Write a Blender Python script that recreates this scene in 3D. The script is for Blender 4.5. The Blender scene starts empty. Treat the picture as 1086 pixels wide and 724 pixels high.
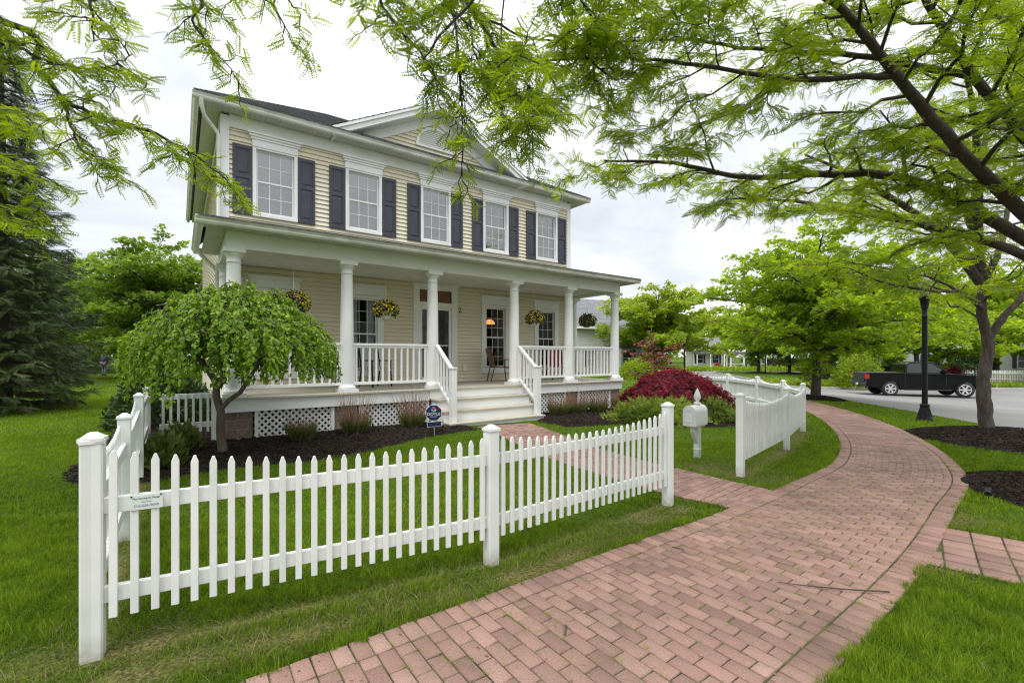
import bpy, bmesh, math, random
import numpy as np
from mathutils import Vector, Matrix
R = math.radians
SC = bpy.context.scene
COL = SC.collection
rng = np.random.default_rng(7)
random.seed(7)

# ------------------------------------------------------------------ camera
cam_d = bpy.data.cameras.new('camera'); cam = bpy.data.objects.new('camera', cam_d); COL.objects.link(cam)
cam.location = (0, 0, 1.675); cam.rotation_euler = (R(90), 0, 0)
cam_d.sensor_width = 36; cam_d.lens = 16.26; cam_d.shift_y = 0.0138
cam_d.clip_start = 0.05; cam_d.clip_end = 2000
SC.camera = cam

# ------------------------------------------------------------------ sky, sun, exposure
SUN_EL, SUN_AZ = R(58), R(205)          # azimuth clockwise from +Y
world = bpy.data.worlds.new('World'); SC.world = world; world.use_nodes = True
nt = world.node_tree; nt.nodes.clear(); N = nt.nodes.new; L = nt.links.new
out = N('ShaderNodeOutputWorld'); bg = N('ShaderNodeBackground'); L(bg.outputs[0], out.inputs[0])
tc = N('ShaderNodeTexCoord')
sky = N('ShaderNodeTexSky'); sky.sky_type = 'NISHITA'; sky.sun_disc = False
sky.sun_elevation = SUN_EL; sky.sun_rotation = SUN_AZ
sks = N('ShaderNodeVectorMath'); sks.operation = 'SCALE'; sks.inputs['Scale'].default_value = 0.10
L(sky.outputs[0], sks.inputs[0])
sep = N('ShaderNodeSeparateXYZ'); L(tc.outputs['Generated'], sep.inputs[0])
grad = N('ShaderNodeMapRange'); grad.interpolation_type = 'SMOOTHSTEP'
grad.inputs[1].default_value = 0.40; grad.inputs[2].default_value = 1.0
grad.inputs[3].default_value = 1.0; grad.inputs[4].default_value = 3.5
L(sep.outputs[2], grad.inputs[0])
zc = N('ShaderNodeMath'); zc.operation = 'MAXIMUM'; zc.inputs[1].default_value = 0.0; L(sep.outputs[2], zc.inputs[0])
za = N('ShaderNodeMath'); za.operation = 'ADD'; za.inputs[1].default_value = 0.22; L(zc.outputs[0], za.inputs[0])
dv = N('ShaderNodeVectorMath'); dv.operation = 'DIVIDE'; L(tc.outputs['Generated'], dv.inputs[0])
cmb = N('ShaderNodeCombineXYZ'); L(za.outputs[0], cmb.inputs[0]); L(za.outputs[0], cmb.inputs[1]); cmb.inputs[2].default_value = 1
L(cmb.outputs[0], dv.inputs[1])
n1 = N('ShaderNodeTexNoise'); n1.inputs['Scale'].default_value = 1.1; n1.inputs['Detail'].default_value = 7; n1.inputs['Roughness'].default_value = 0.55
n1.inputs['Distortion'].default_value = 0.4
L(dv.outputs[0], n1.inputs['Vector'])
cr = N('ShaderNodeValToRGB'); cr.color_ramp.elements[0].position = 0.32; cr.color_ramp.elements[0].color = (0.55, 0.58, 0.63, 1)
cr.color_ramp.elements[1].position = 0.66; cr.color_ramp.elements[1].color = (0.90, 0.905, 0.92, 1)
L(n1.outputs[0], cr.inputs[0])
mul = N('ShaderNodeVectorMath'); mul.operation = 'SCALE'; L(cr.outputs[0], mul.inputs[0]); L(grad.outputs[0], mul.inputs['Scale'])
mx = N('ShaderNodeMix'); mx.data_type = 'RGBA'; mx.inputs[0].default_value = 0.90
L(sks.outputs[0], mx.inputs[6]); L(mul.outputs[0], mx.inputs[7])
L(mx.outputs[2], bg.inputs[0]); bg.inputs[1].default_value = 1.0
sd = bpy.data.lights.new('sun', 'SUN'); sd.energy = 1.5; sd.angle = R(22); sd.color = (1.0, 0.96, 0.90)
sun = bpy.data.objects.new('sun', sd); COL.objects.link(sun); sun.location = (-8, -12, 25)
sv = Vector((math.sin(SUN_AZ) * math.cos(SUN_EL), math.cos(SUN_AZ) * math.cos(SUN_EL), math.sin(SUN_EL)))
sun.rotation_euler = sv.to_track_quat('Z', 'Y').to_euler()
SC.view_settings.view_transform = 'Standard'; SC.view_settings.look = 'None'
SC.view_settings.exposure = 0.50; SC.view_settings.gamma = 1.0; SC.view_settings.use_curve_mapping = False
SC.cycles.max_bounces = 12; SC.cycles.transparent_max_bounces = 8; SC.cycles.diffuse_bounces = 7; SC.cycles.transmission_bounces = 8
SC.cycles.caustics_reflective = False; SC.cycles.caustics_refractive = False
SC.cycles.use_denoising = True; SC.cycles.filter_width = 1.15

# ------------------------------------------------------------------ helpers
def tag(o, label=None, cat=None, group=None, kind=None):
    if label: o['label'] = label
    if cat: o['category'] = cat
    if group: o['group'] = group
    if kind: o['kind'] = kind
    return o

def empty(name, loc, rz=0.0):
    o = bpy.data.objects.new(name, None); COL.objects.link(o)
    o.location = loc; o.rotation_euler = (0, 0, rz); o.empty_display_size = 0.1
    return o

def thing(name, loc, rz, label, cat, group=None):
    return tag(empty(name, loc, rz), label, cat, group)

def copy_tree(o, parent=None):
    c = o.copy(); COL.objects.link(c); c.parent = parent
    for ch in list(o.children): copy_tree(ch, c)
    return c

class MB:
    """collects boxes, tubes and lathes into one mesh"""
    def __init__(self, off=(0, 0, 0)):
        self.v = []; self.f = []; self.o = off; self.sm = []
    def add(self, vs, fs, smooth=False):
        b = len(self.v); ox, oy, oz = self.o
        self.v += [(a[0] - ox, a[1] - oy, a[2] - oz) for a in vs]
        for q in fs:
            self.f.append(tuple(b + i for i in q)); self.sm.append(smooth)
        return self
    def box(self, x0, x1, y0, y1, z0, z1):
        vs = [(x0, y0, z0), (x1, y0, z0), (x1, y1, z0), (x0, y1, z0), (x0, y0, z1), (x1, y0, z1), (x1, y1, z1), (x0, y1, z1)]
        return self.add(vs, [(0, 3, 2, 1), (4, 5, 6, 7), (0, 1, 5, 4), (1, 2, 6, 5), (2, 3, 7, 6), (3, 0, 4, 7)])
    def obox(self, c, ax, ay, az, hx, hy, hz):
        """oriented box, centre c, unit axes, half sizes"""
        c = Vector(c); ax = Vector(ax).normalized(); ay = Vector(ay).normalized(); az = Vector(az).normalized()
        vs = [tuple(c + ax * (i * hx) + ay * (j * hy) + az * (k * hz)) for k in (-1, 1) for i, j in ((-1, -1), (1, -1), (1, 1), (-1, 1))]
        return self.add(vs, [(0, 3, 2, 1), (4, 5, 6, 7), (0, 1, 5, 4), (1, 2, 6, 5), (2, 3, 7, 6), (3, 0, 4, 7)])
    def bar(self, a, b, w, h, up=(0, 0, 1)):
        a = Vector(a); b = Vector(b); d = (b - a); u = Vector(up)
        s = d.cross(u)
        if s.length < 1e-6: s = d.cross(Vector((1, 0, 0)))
        s.normalize(); u2 = s.cross(d).normalized()
        return self.obox((a + b) / 2, d, s, u2, d.length / 2, w / 2, h / 2)
    def prism(self, poly, axis, a, b):
        """poly: list of 2-D points, extruded along axis ('x','y','z') from a to b"""
        n = len(poly)
        def P(q, t):
            if axis == 'y': return (q[0], t, q[1])
            if axis == 'x': return (t, q[0], q[1])
            return (q[0], q[1], t)
        vs = [P(q, a) for q in poly] + [P(q, b) for q in poly]
        fs = [tuple(range(n)), tuple(range(2 * n - 1, n - 1, -1))] + [(i, n + i, n + (i + 1) % n, (i + 1) % n) for i in range(n)]
        return self.add(vs, fs)
    def lathe(self, prof, c=(0, 0, 0), n=20, smooth=True):
        vs = []; fs = []
        for r, z in prof:
            for k in range(n):
                t = 2 * math.pi * k / n
                vs.append((c[0] + r * math.cos(t), c[1] + r * math.sin(t), c[2] + z))
        m = len(prof)
        for i in range(m - 1):
            for k in range(n):
                fs.append((i * n + k, i * n + (k + 1) % n, (i + 1) * n + (k + 1) % n, (i + 1) * n + k))
        self.add(vs, fs, smooth)
        self.add(vs[:n], [tuple(range(n - 1, -1, -1))]); self.add(vs[-n:], [tuple(range(n))])
        return self
    def tube(self, pts, rad, n=6, smooth=True, cap=True):
        pts = [Vector(p) for p in pts]; m = len(pts)
        if not hasattr(rad, '__len__'): rad = [rad] * m
        t = (pts[1] - pts[0]).normalized()
        ref = Vector((0, 0, 1)) if abs(t.z) < .9 else Vector((1, 0, 0))
        u = t.cross(ref).normalized(); vs = []; fs = []
        for i, p in enumerate(pts):
            if i == 0: t = pts[1] - pts[0]
            elif i == m - 1: t = pts[-1] - pts[-2]
            else: t = pts[i + 1] - pts[i - 1]
            t.normalize(); u = (u - t * u.dot(t))
            if u.length < 1e-6: u = t.orthogonal()
            u.normalize(); w = t.cross(u)
            for k in range(n):
                a = 2 * math.pi * k / n
                vs.append(tuple(p + (u * math.cos(a) + w * math.sin(a)) * rad[i]))
        for i in range(m - 1):
            for k in range(n):
                fs.append((i * n + k, i * n + (k + 1) % n, (i + 1) * n + (k + 1) % n, (i + 1) * n + k))
        self.add(vs, fs, smooth)
        if cap:
            self.add(vs[:n], [tuple(range(n - 1, -1, -1))]); self.add(vs[-n:], [tuple(range(n))])
        return self
    def ball(self, c, rx, ry, rz, nu=14, nv=9):
        vs = []; fs = []
        for i in range(nv + 1):
            a = math.pi * i / nv
            for k in range(nu):
                t = 2 * math.pi * k / nu
                vs.append((c[0] + rx * math.sin(a) * math.cos(t), c[1] + ry * math.sin(a) * math.sin(t), c[2] - rz * math.cos(a)))
        for i in range(nv):
            for k in range(nu):
                fs.append((i * nu + k, i * nu + (k + 1) % nu, (i + 1) * nu + (k + 1) % nu, (i + 1) * nu + k))
        return self.add(vs, fs, True)
    def build(self, name, mat, parent=None, bevel=0, label=None):
        me = bpy.data.meshes.new(name); me.from_pydata(self.v, [], self.f); me.update()
        me.polygons.foreach_set('use_smooth', self.sm)
        me.materials.append(mat)
        o = bpy.data.objects.new(name, me); COL.objects.link(o); o.parent = parent
        if bevel:
            m = o.modifiers.new('bevel', 'BEVEL'); m.width = bevel; m.segments = 2; m.limit_method = 'ANGLE'; m.angle_limit = R(40)
        if label: o['label'] = label
        return o

def np_mesh(name, V, F, mat, parent=None, tone=None, smooth=False):
    """V (n,3), F (m,k) numpy; optional per-vertex 'tone' attribute"""
    V = np.asarray(V, dtype=np.float32); F = np.asarray(F, dtype=np.int32); m, k = F.shape
    me = bpy.data.meshes.new(name)
    me.vertices.add(len(V)); me.vertices.foreach_set('co', V.ravel())
    me.loops.add(m * k); me.loops.foreach_set('vertex_index', F.ravel())
    me.polygons.add(m); me.polygons.foreach_set('loop_start', np.arange(0, m * k, k, dtype=np.int32))
    me.update(calc_edges=True)
    if smooth: me.polygons.foreach_set('use_smooth', np.ones(m, dtype=bool))
    if tone is not None:
        a = me.attributes.new('tone', 'FLOAT', 'POINT'); a.data.foreach_set('value', np.asarray(tone, dtype=np.float32))
    me.materials.append(mat)
    o = bpy.data.objects.new(name, me); COL.objects.link(o); o.parent = parent
    return o

def instance(TV, TF, pos, ax, nrm, scale):
    """copies of a template (axis +Y, normal +Z) at pos with axis ax and rough normal nrm"""
    ax = ax / (np.linalg.norm(ax, axis=1, keepdims=True) + 1e-9)
    sd_ = np.cross(ax, nrm); sd_ /= (np.linalg.norm(sd_, axis=1, keepdims=True) + 1e-9)
    nn = np.cross(sd_, ax)
    M = np.stack([sd_, ax, nn], axis=2) * scale[:, None, None]
    V = np.einsum('nij,kj->nki', M, TV) + pos[:, None, :]
    n, k = len(pos), len(TV)
    F = (TF[None] + (np.arange(n) * k)[:, None, None]).reshape(-1, TF.shape[1])
    return V.reshape(-1, 3), F

def smooth(x, a, b):
    t = np.clip((np.asarray(x, dtype=float) - a) / (b - a), 0, 1); return t * t * (3 - 2 * t)

def catmull(pts, n=12):
    P = np.array(pts, dtype=float); P = np.vstack([2 * P[0] - P[1], P, 2 * P[-1] - P[-2]]); o = []
    for i in range(1, len(P) - 2):
        for k in range(n):
            t = k / n
            o.append(.5 * (2 * P[i] + (P[i + 1] - P[i - 1]) * t + (2 * P[i - 1] - 5 * P[i] + 4 * P[i + 1] - P[i + 2]) * t * t + (3 * P[i] - P[i - 1] - 3 * P[i + 1] + P[i + 2]) * t ** 3))
    o.append(P[-2]); return np.array(o)

def inpoly(x, y, poly):
    x = np.asarray(x); y = np.asarray(y); ins = np.zeros(x.shape, bool); n = len(poly)
    for i in range(n):
        x0, y0 = poly[i]; x1, y1 = poly[(i + 1) % n]
        if y0 == y1: continue
        ins ^= ((y0 > y) != (y1 > y)) & (x < (x1 - x0) * (y - y0) / (y1 - y0) + x0)
    return ins

def polydist(x, y, line, closed=False):
    """distance from points to a polyline"""
    x = np.asarray(x, dtype=float); y = np.asarray(y, dtype=float); d = np.full(x.shape, 1e9)
    n = len(line)
    for i in range(n if closed else n - 1):
        a = line[i]; b = line[(i + 1) % n]; dx = b[0] - a[0]; dy = b[1] - a[1]
        t = np.clip(((x - a[0]) * dx + (y - a[1]) * dy) / (dx * dx + dy * dy + 1e-12), 0, 1)
        d = np.minimum(d, np.hypot(x - a[0] - t * dx, y - a[1] - t * dy))
    return d

CH, SH = 0.812, 0.584                     # the house's own axes on the ground: s along its front, p into it
HROT = math.atan2(SH, CH)
def W(s, p): return (s * CH - p * SH, s * SH + p * CH)
def g(x, y):
    """height of the terrain"""
    x = np.asarray(x, dtype=float); y = np.asarray(y, dtype=float)
    s = CH * x + SH * y; p = -SH * x + CH * y
    z = 0.14 * smooth(p, 5.2, 8.6) * (1 - 0.75 * smooth(s, 5.5, 11)) + 0.10 * smooth(p, 15, 45)
    z = z - 0.72 * smooth(x + 0.35 * (y - 17), 10.5, 27)
    return z
def G(x, y): return float(g(x, y))

# ------------------------------------------------------------------ materials
def mat(name):
    m = bpy.data.materials.new(name); m.use_nodes = True
    return m, m.node_tree, m.node_tree.nodes['Principled BSDF']
def nd(t, typ, **kw):
    n = t.nodes.new(typ)
    for k, v in kw.items():
        if k.startswith('_'): setattr(n, k[1:], v)
        else: n.inputs[k].default_value = v
    return n
def ramp(t, fac, stops):
    r = t.nodes.new('ShaderNodeValToRGB'); e = r.color_ramp.elements
    while len(e) < len(stops): e.new(0.5)
    for i, (p, c) in enumerate(stops):
        e[i].position = p; e[i].color = (*c, 1)
    t.links.new(fac, r.inputs[0]); return r.outputs[0]
def bump(t, b, h, strength=.3, dist=.01):
    n = nd(t, 'ShaderNodeBump', Strength=strength, Distance=dist); t.links.new(h, n.inputs['Height']); t.links.new(n.outputs[0], b.inputs['Normal'])
def plain(name, c0, c1=None, rough=.5, scale=6, metal=0, bmp=0, bscale=60, coord='Object', detail=6, stops=(.35, .65), spec=.5):
    m, t, b = mat(name); c1 = c1 or tuple(x * .88 for x in c0)
    tc = nd(t, 'ShaderNodeTexCoord'); n = nd(t, 'ShaderNodeTexNoise', Scale=scale, Detail=detail)
    t.links.new(tc.outputs[coord], n.inputs['Vector'])
    t.links.new(ramp(t, n.outputs[0], [(stops[0], c1), (stops[1], c0)]), b.inputs['Base Color'])
    b.inputs['Roughness'].default_value = rough; b.inputs['Metallic'].default_value = metal; b.inputs['Specular IOR Level'].default_value = spec
    if bmp:
        n2 = nd(t, 'ShaderNodeTexNoise', Scale=bscale, Detail=4); t.links.new(tc.outputs[coord], n2.inputs['Vector'])
        bump(t, b, n2.outputs[0], bmp, .01)
    return m
def leafmat(name, dark, light, trans=.4, tcol=None, rough=.5, spec=.3):
    m, t, b = mat(name)
    at = nd(t, 'ShaderNodeAttribute', _attribute_name='tone')
    c = ramp(t, at.outputs['Fac'], [(0.0, dark), (1.0, light)])
    t.links.new(c, b.inputs['Base Color']); b.inputs['Roughness'].default_value = rough; b.inputs['Specular IOR Level'].default_value = spec
    tr = nd(t, 'ShaderNodeBsdfTranslucent')
    if tcol:
        k = nd(t, 'ShaderNodeMix', _data_type='RGBA', _blend_type='MULTIPLY'); k.inputs[0].default_value = 1
        t.links.new(c, k.inputs[6]); k.inputs[7].default_value = (*tcol, 1); t.links.new(k.outputs[2], tr.inputs[0])
    else: t.links.new(c, tr.inputs[0])
    ms = nd(t, 'ShaderNodeMixShader'); ms.inputs[0].default_value = trans
    t.links.new(b.outputs[0], ms.inputs[1]); t.links.new(tr.outputs[0], ms.inputs[2])
    t.links.new(ms.outputs[0], t.nodes['Material Output'].inputs[0])
    return m

M = {}
M['white'] = plain('white_paint', (.77, .775, .765), (.70, .70, .685), .42, 1.5)
def vinyl():
    m, t, b = mat('white_vinyl')
    tc = nd(t, 'ShaderNodeTexCoord'); n = nd(t, 'ShaderNodeTexNoise', Scale=5, Detail=8)
    t.links.new(tc.outputs['Object'], n.inputs['Vector'])
    base = ramp(t, n.outputs[0], [(.3, (.67, .69, .67)), (.65, (.75, .76, .745))])
    sp = nd(t, 'ShaderNodeSeparateXYZ'); ge = nd(t, 'ShaderNodeNewGeometry'); t.links.new(ge.outputs['Position'], sp.inputs[0])
    mr = nd(t, 'ShaderNodeMapRange'); mr.inputs[1].default_value = 0.03; mr.inputs[2].default_value = 0.16; mr.inputs[3].default_value = 1; mr.inputs[4].default_value = 0
    t.links.new(sp.outputs[2], mr.inputs[0])
    n2 = nd(t, 'ShaderNodeTexNoise', Scale=22, Detail=6); t.links.new(ge.outputs['Position'], n2.inputs['Vector'])
    mm = nd(t, 'ShaderNodeMath', _operation='MULTIPLY'); t.links.new(mr.outputs[0], mm.inputs[0]); t.links.new(n2.outputs[0], mm.inputs[1])
    k = nd(t, 'ShaderNodeMix', _data_type='RGBA'); t.links.new(mm.outputs[0], k.inputs[0]); t.links.new(base, k.inputs[6]); k.inputs[7].default_value = (.30, .26, .17, 1)
    oi = nd(t, 'ShaderNodeObjectInfo'); k2 = nd(t, 'ShaderNodeMix', _data_type='RGBA', _blend_type='MULTIPLY'); k2.inputs[0].default_value = 1
    t.links.new(k.outputs[2], k2.inputs[6]); t.links.new(ramp(t, oi.outputs['Random'], [(0, (.90, .91, .885)), (1, (1, 1, 1))]), k2.inputs[7])
    t.links.new(k2.outputs[2], b.inputs['Base Color']); b.inputs['Roughness'].default_value = .38
    return m
M['vinyl'] = vinyl()
M['siding'] = plain('cream_lap_siding', (.72, .66, .515), (.675, .615, .475), .55, 1.2)
M['gutter'] = plain('pale_gutter_metal', (.73, .73, .69), (.55, .55, .50), .35, 3, stops=(.30, .55))
def lined(name, c0, c1, gap, axis, rough=.6, width=.08):
    """boards or beadboard: thin dark grooves every 'gap' metres along an object axis"""
    m, t, b = mat(name); tc = nd(t, 'ShaderNodeTexCoord'); sp = nd(t, 'ShaderNodeSeparateXYZ'); t.links.new(tc.outputs['Object'], sp.inputs[0])
    d = nd(t, 'ShaderNodeMath', _operation='DIVIDE'); d.inputs[1].default_value = gap; t.links.new(sp.outputs[axis], d.inputs[0])
    f = nd(t, 'ShaderNodeMath', _operation='FRACT'); t.links.new(d.outputs[0], f.inputs[0])
    lt = nd(t, 'ShaderNodeMath', _operation='LESS_THAN'); lt.inputs[1].default_value = width; t.links.new(f.outputs[0], lt.inputs[0])
    n = nd(t, 'ShaderNodeTexNoise', Scale=5, Detail=6); t.links.new(tc.outputs['Object'], n.inputs['Vector'])
    base = ramp(t, n.outputs[0], [(.3, tuple(x * .85 for x in c0)), (.7, c0)])
    k = nd(t, 'ShaderNodeMix', _data_type='RGBA'); t.links.new(lt.outputs[0], k.inputs[0]); t.links.new(base, k.inputs[6]); k.inputs[7].default_value = (*c1, 1)
    t.links.new(k.outputs[2], b.inputs['Base Color']); b.inputs['Roughness'].default_value = rough
    iv = nd(t, 'ShaderNodeMath', _operation='SUBTRACT'); iv.inputs[0].default_value = 1; t.links.new(lt.outputs[0], iv.inputs[1])
    bump(t, b, iv.outputs[0], .6, .004)
    return m
M['soffit'] = lined('vented_soffit', (.60, .59, .52), (.34, .33, .28), .10, 0)
M['soffit_side'] = lined('vented_soffit_side', (.60, .59, .52), (.34, .33, .28), .10, 1)
M['ceiling'] = lined('porch_beadboard', (.78, .78, .75), (.58, .58, .55), .09, 1, .5, .06)
M['deck'] = lined('deck_boards', (.50, .46, .375), (.18, .165, .14), .14, 1, .6, .05)
M['shutter'] = plain('slate_shutter_paint', (.040, .042, .062), (.032, .034, .05), .45, 8)
M['stone'] = None
def brickmat(name, c1, c2, mort, bw, bh, ms, offset=.5, sc=1, swz=None, bs=.5):
    m, t, b = mat(name); tc = nd(t, 'ShaderNodeTexCoord'); v = tc.outputs['Object']
    if swz:
        sp = nd(t, 'ShaderNodeSeparateXYZ'); t.links.new(v, sp.inputs[0]); cb = nd(t, 'ShaderNodeCombineXYZ')
        if swz == 'wall':
            ad = nd(t, 'ShaderNodeMath', _operation='ADD'); t.links.new(sp.outputs[0], ad.inputs[0]); t.links.new(sp.outputs[1], ad.inputs[1])
            t.links.new(ad.outputs[0], cb.inputs[0]); t.links.new(sp.outputs[2], cb.inputs[1])
        v = cb.outputs[0]
    br = nd(t, 'ShaderNodeTexBrick', Color1=(*c1, 1), Color2=(*c2, 1), Mortar=(*mort, 1), Scale=sc)
    br.inputs['Mortar Size'].default_value = ms; br.inputs['Brick Width'].default_value = bw; br.inputs['Row Height'].default_value = bh; br.offset = offset
    t.links.new(v, br.inputs['Vector'])
    n = nd(t, 'ShaderNodeTexNoise', Scale=14, Detail=8); t.links.new(tc.outputs['Object'], n.inputs['Vector'])
    k = nd(t, 'ShaderNodeMix', _data_type='RGBA', _blend_type='MULTIPLY'); k.inputs[0].default_value = 1
    t.links.new(br.outputs[0], k.inputs[6]); t.links.new(ramp(t, n.outputs[0], [(.3, (.6, .6, .6)), (.7, (1.15, 1.15, 1.15))]), k.inputs[7])
    t.links.new(k.outputs[2], b.inputs['Base Color']); b.inputs['Roughness'].default_value = .85
    iv = nd(t, 'ShaderNodeMath', _operation='SUBTRACT'); iv.inputs[0].default_value = 1; t.links.new(br.outputs['Fac'], iv.inputs[1])
    ad2 = nd(t, 'ShaderNodeMath', _operation='ADD'); t.links.new(iv.outputs[0], ad2.inputs[0]); t.links.new(n.outputs[0], ad2.inputs[1])
    bump(t, b, ad2.outputs[0], bs, .015)
    return m
M['stone'] = brickmat('brown_block_stone', (.27, .19, .15), (.20, .15, .13), (.33, .29, .25), .34, .17, .008, swz='wall', bs=.9)
M['shingle'] = brickmat('grey_shingles', (.21, .21, .22), (.14, .14, .15), (.08, .08, .085), .3, .16, .012, bs=.25)
def glassmat(name, tint=(.85, .88, .9), refl=.10, ior=1.5):
    m, t, b = mat(name); t.nodes.remove(b)
    tr = nd(t, 'ShaderNodeBsdfTransparent', Color=(*tint, 1)); gl = nd(t, 'ShaderNodeBsdfGlossy', Roughness=.02)
    fr = nd(t, 'ShaderNodeFresnel', IOR=ior); ad = nd(t, 'ShaderNodeMath', _operation='ADD', _use_clamp=True); ad.inputs[1].default_value = refl
    t.links.new(fr.outputs[0], ad.inputs[0]); ms = nd(t, 'ShaderNodeMixShader'); t.links.new(ad.outputs[0], ms.inputs[0])
    t.links.new(tr.outputs[0], ms.inputs[1]); t.links.new(gl.outputs[0], ms.inputs[2]); t.links.new(ms.outputs[0], t.nodes['Material Output'].inputs[0])
    return m
M['glass'] = glassmat('window_glass', refl=.0, ior=1.33)
M['glass_up'] = glassmat('upper_window_glass', (.8, .83, .86), .24)
M['blind'] = lined('white_blinds', (.56, .57, .58), (.38, .39, .41), .05, 2, .6, .22)
M['curtain'] = plain('sheer_curtain', (.58, .58, .59), (.46, .46, .48), .8, 9)
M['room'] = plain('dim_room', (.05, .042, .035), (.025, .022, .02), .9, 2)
M['door_dark'] = plain('dark_storm_door', (.028, .018, .016), (.02, .013, .012), .25, 3)
M['transom'] = plain('amber_transom', (.20, .09, .035), (.13, .06, .025), .4, 5)
M['black'] = plain('black_paint', (.006, .006, .007), (.009, .009, .009), .42, 20, bmp=.1, spec=.25)
M['brass'] = plain('brass', (.5, .36, .14), None, .3, 9, metal=1)
M['steel'] = plain('galvanised_steel', (.55, .56, .57), None, .4, 9, metal=.8)
M['rubber'] = plain('tyre_rubber', (.02, .02, .02), (.03, .03, .03), .85, 12)
M['brownwood'] = plain('brown_chair_wood', (.16, .075, .035), (.10, .045, .02), .5, 9)
M['redcloth'] = plain('red_cushion', (.30, .03, .03), (.22, .02, .02), .8, 12)
M['greycloth'] = plain('grey_cushion', (.5, .5, .5), (.4, .4, .41), .85, 12)
M['warm'] = None
def emit(name, c, s):
    m, t, b = mat(name); b.inputs['Base Color'].default_value = (*c, 1); b.inputs['Emission Color'].default_value = (*c, 1); b.inputs['Emission Strength'].default_value = s
    return m
M['warm'] = emit('lit_amber_shade', (1.0, .42, .12), .9)
def barkmat(name, c0, c1, sc=9):
    m, t, b = mat(name); tc = nd(t, 'ShaderNodeTexCoord'); mp = nd(t, 'ShaderNodeMapping'); mp.inputs['Scale'].default_value = (1, 1, .22)
    t.links.new(tc.outputs['Object'], mp.inputs[0]); n = nd(t, 'ShaderNodeTexNoise', Scale=sc * 2.4, Detail=8, Roughness=.65, Distortion=.6); t.links.new(mp.outputs[0], n.inputs['Vector'])
    v = nd(t, 'ShaderNodeTexVoronoi', Scale=sc * 2, _feature='DISTANCE_TO_EDGE'); t.links.new(mp.outputs[0], v.inputs['Vector'])
    t.links.new(ramp(t, n.outputs[0], [(.3, c1), (.7, c0)]), b.inputs['Base Color']); b.inputs['Roughness'].default_value = .9
    ad = nd(t, 'ShaderNodeMath', _operation='ADD'); t.links.new(n.outputs[0], ad.inputs[0]); t.links.new(v.outputs[0], ad.inputs[1])
    bump(t, b, ad.outputs[0], .9, .03); return m
M['bark'] = barkmat('grey_brown_bark', (.115, .09, .07), (.024, .019, .016))
M['bark_dark'] = barkmat('dark_bark', (.075, .058, .048), (.03, .024, .02))
M['bark_cherry'] = barkmat('cherry_bark', (.17, .135, .10), (.06, .047, .038), 6)
M['locust'] = leafmat('locust_leaf', (.060, .118, .007), (.275, .37, .016), .58, (2.0, 1.85, .6))
M['midleaf'] = leafmat('mid_tree_leaf', (.070, .145, .010), (.285, .395, .024), .55, (1.9, 1.75, .7))
M['paleleaf'] = leafmat('pale_tree_leaf', (.10, .165, .014), (.33, .42, .04), .52, (1.6, 1.5, .8))
M['bgleaf'] = leafmat('backyard_tree_leaf', (.055, .115, .012), (.25, .37, .045), .45, (1.5, 1.45, .8))
M['darkleaf'] = leafmat('dark_shrub_leaf', (.018, .04, .010), (.075, .125, .03), .2)
M['cherryleaf'] = leafmat('weeping_cherry_leaf', (.058, .130, .009), (.27, .42, .032), .45, (1.5, 1.45, .6), .45, .25)
M['needle'] = leafmat('spruce_needle', (.018, .036, .009), (.125, .165, .042), .2)
M['needle2'] = leafmat('fir_needle', (.02, .038, .014), (.085, .115, .04), .12)
M['maple'] = leafmat('crimson_leaf', (.020, .003, .008), (.30, .014, .038), .35, (1.6, .9, .9))
M['rustleaf'] = leafmat('rust_leaf', (.12, .03, .022), (.30, .07, .045), .3)
M['juniper'] = leafmat('juniper_leaf', (.035, .075, .010), (.42, .52, .07), .3)
M['ornleaf'] = leafmat('ornamental_grass_blade', (.05, .085, .015), (.18, .22, .05), .3)
M['ornstalk'] = leafmat('dry_grass_stalk', (.17, .085, .055), (.34, .22, .15), .2)
M['grass'] = leafmat('grass_blade', (.026, .078, .005), (.275, .395, .028), .45, (1.45, 1.38, .6), .6, .12)
M['straw'] = leafmat('dry_grass', (.12, .11, .04), (.27, .235, .10), .25)
M['petal_y'] = plain('yellow_petals', (.80, .66, .03), (.74, .54, .02), .6, 30)
M['petal_p'] = plain('purple_petals', (.14, .05, .16), (.07, .03, .09), .6, 30)
# ------------------------------------------------------------------ layout on the ground
PATH_C = [(-3.95, -.48), (-2.25, .69), (-.30, 2.04), (1.22, 3.15), (2.73, 4.27), (4.18, 5.48), (5.68, 6.84), (7.2, 8.97), (8.7, 11.9), (9.75, 14.9), (10.3, 18), (10.4, 23), (11.2, 30)]
PATH_W = [1.76, 1.76, 1.76, 1.74, 1.66, 1.56, 1.52, 1.44, 1.34, 1.25, 1.25, 1.25, 1.25]
PC = catmull([(*c, w) for c, w in zip(PATH_C, PATH_W)], 24)
ENTRY = catmull([(3.2, 4.6, 1.0), (2.78, 5.38, 1.06), (2.15, 6.15, 1.2), (1.1, 7.8, 1.22), (.35, 9.2, 1.25), (-.22, 10.28, 1.3)], 16)
SIDE = catmull([(3.0, 4.73, 1.16), (4.4, 3.5, 1.16), (5.6, 2.45, 1.16), (7.2, 1.05, 1.16)], 16)
BED_L = [(-8.0, 11.2), (-7.8, 9.0), (-6.8, 7.7), (-6.3, 6.9), (-5.95, 6.15), (-5.5, 5.65), (-4.95, 5.5), (-4.45, 5.8), (-3.9, 6.4), (-3.1, 6.75), (-2.3, 7.6), (-1.55, 8.75), (-1.0, 9.3), (-.64, 9.55), W(5.1, 8.7), W(4.7, 8.75), W(4.75, 9.75), W(.6, 9.75), W(.7, 13)]
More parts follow.
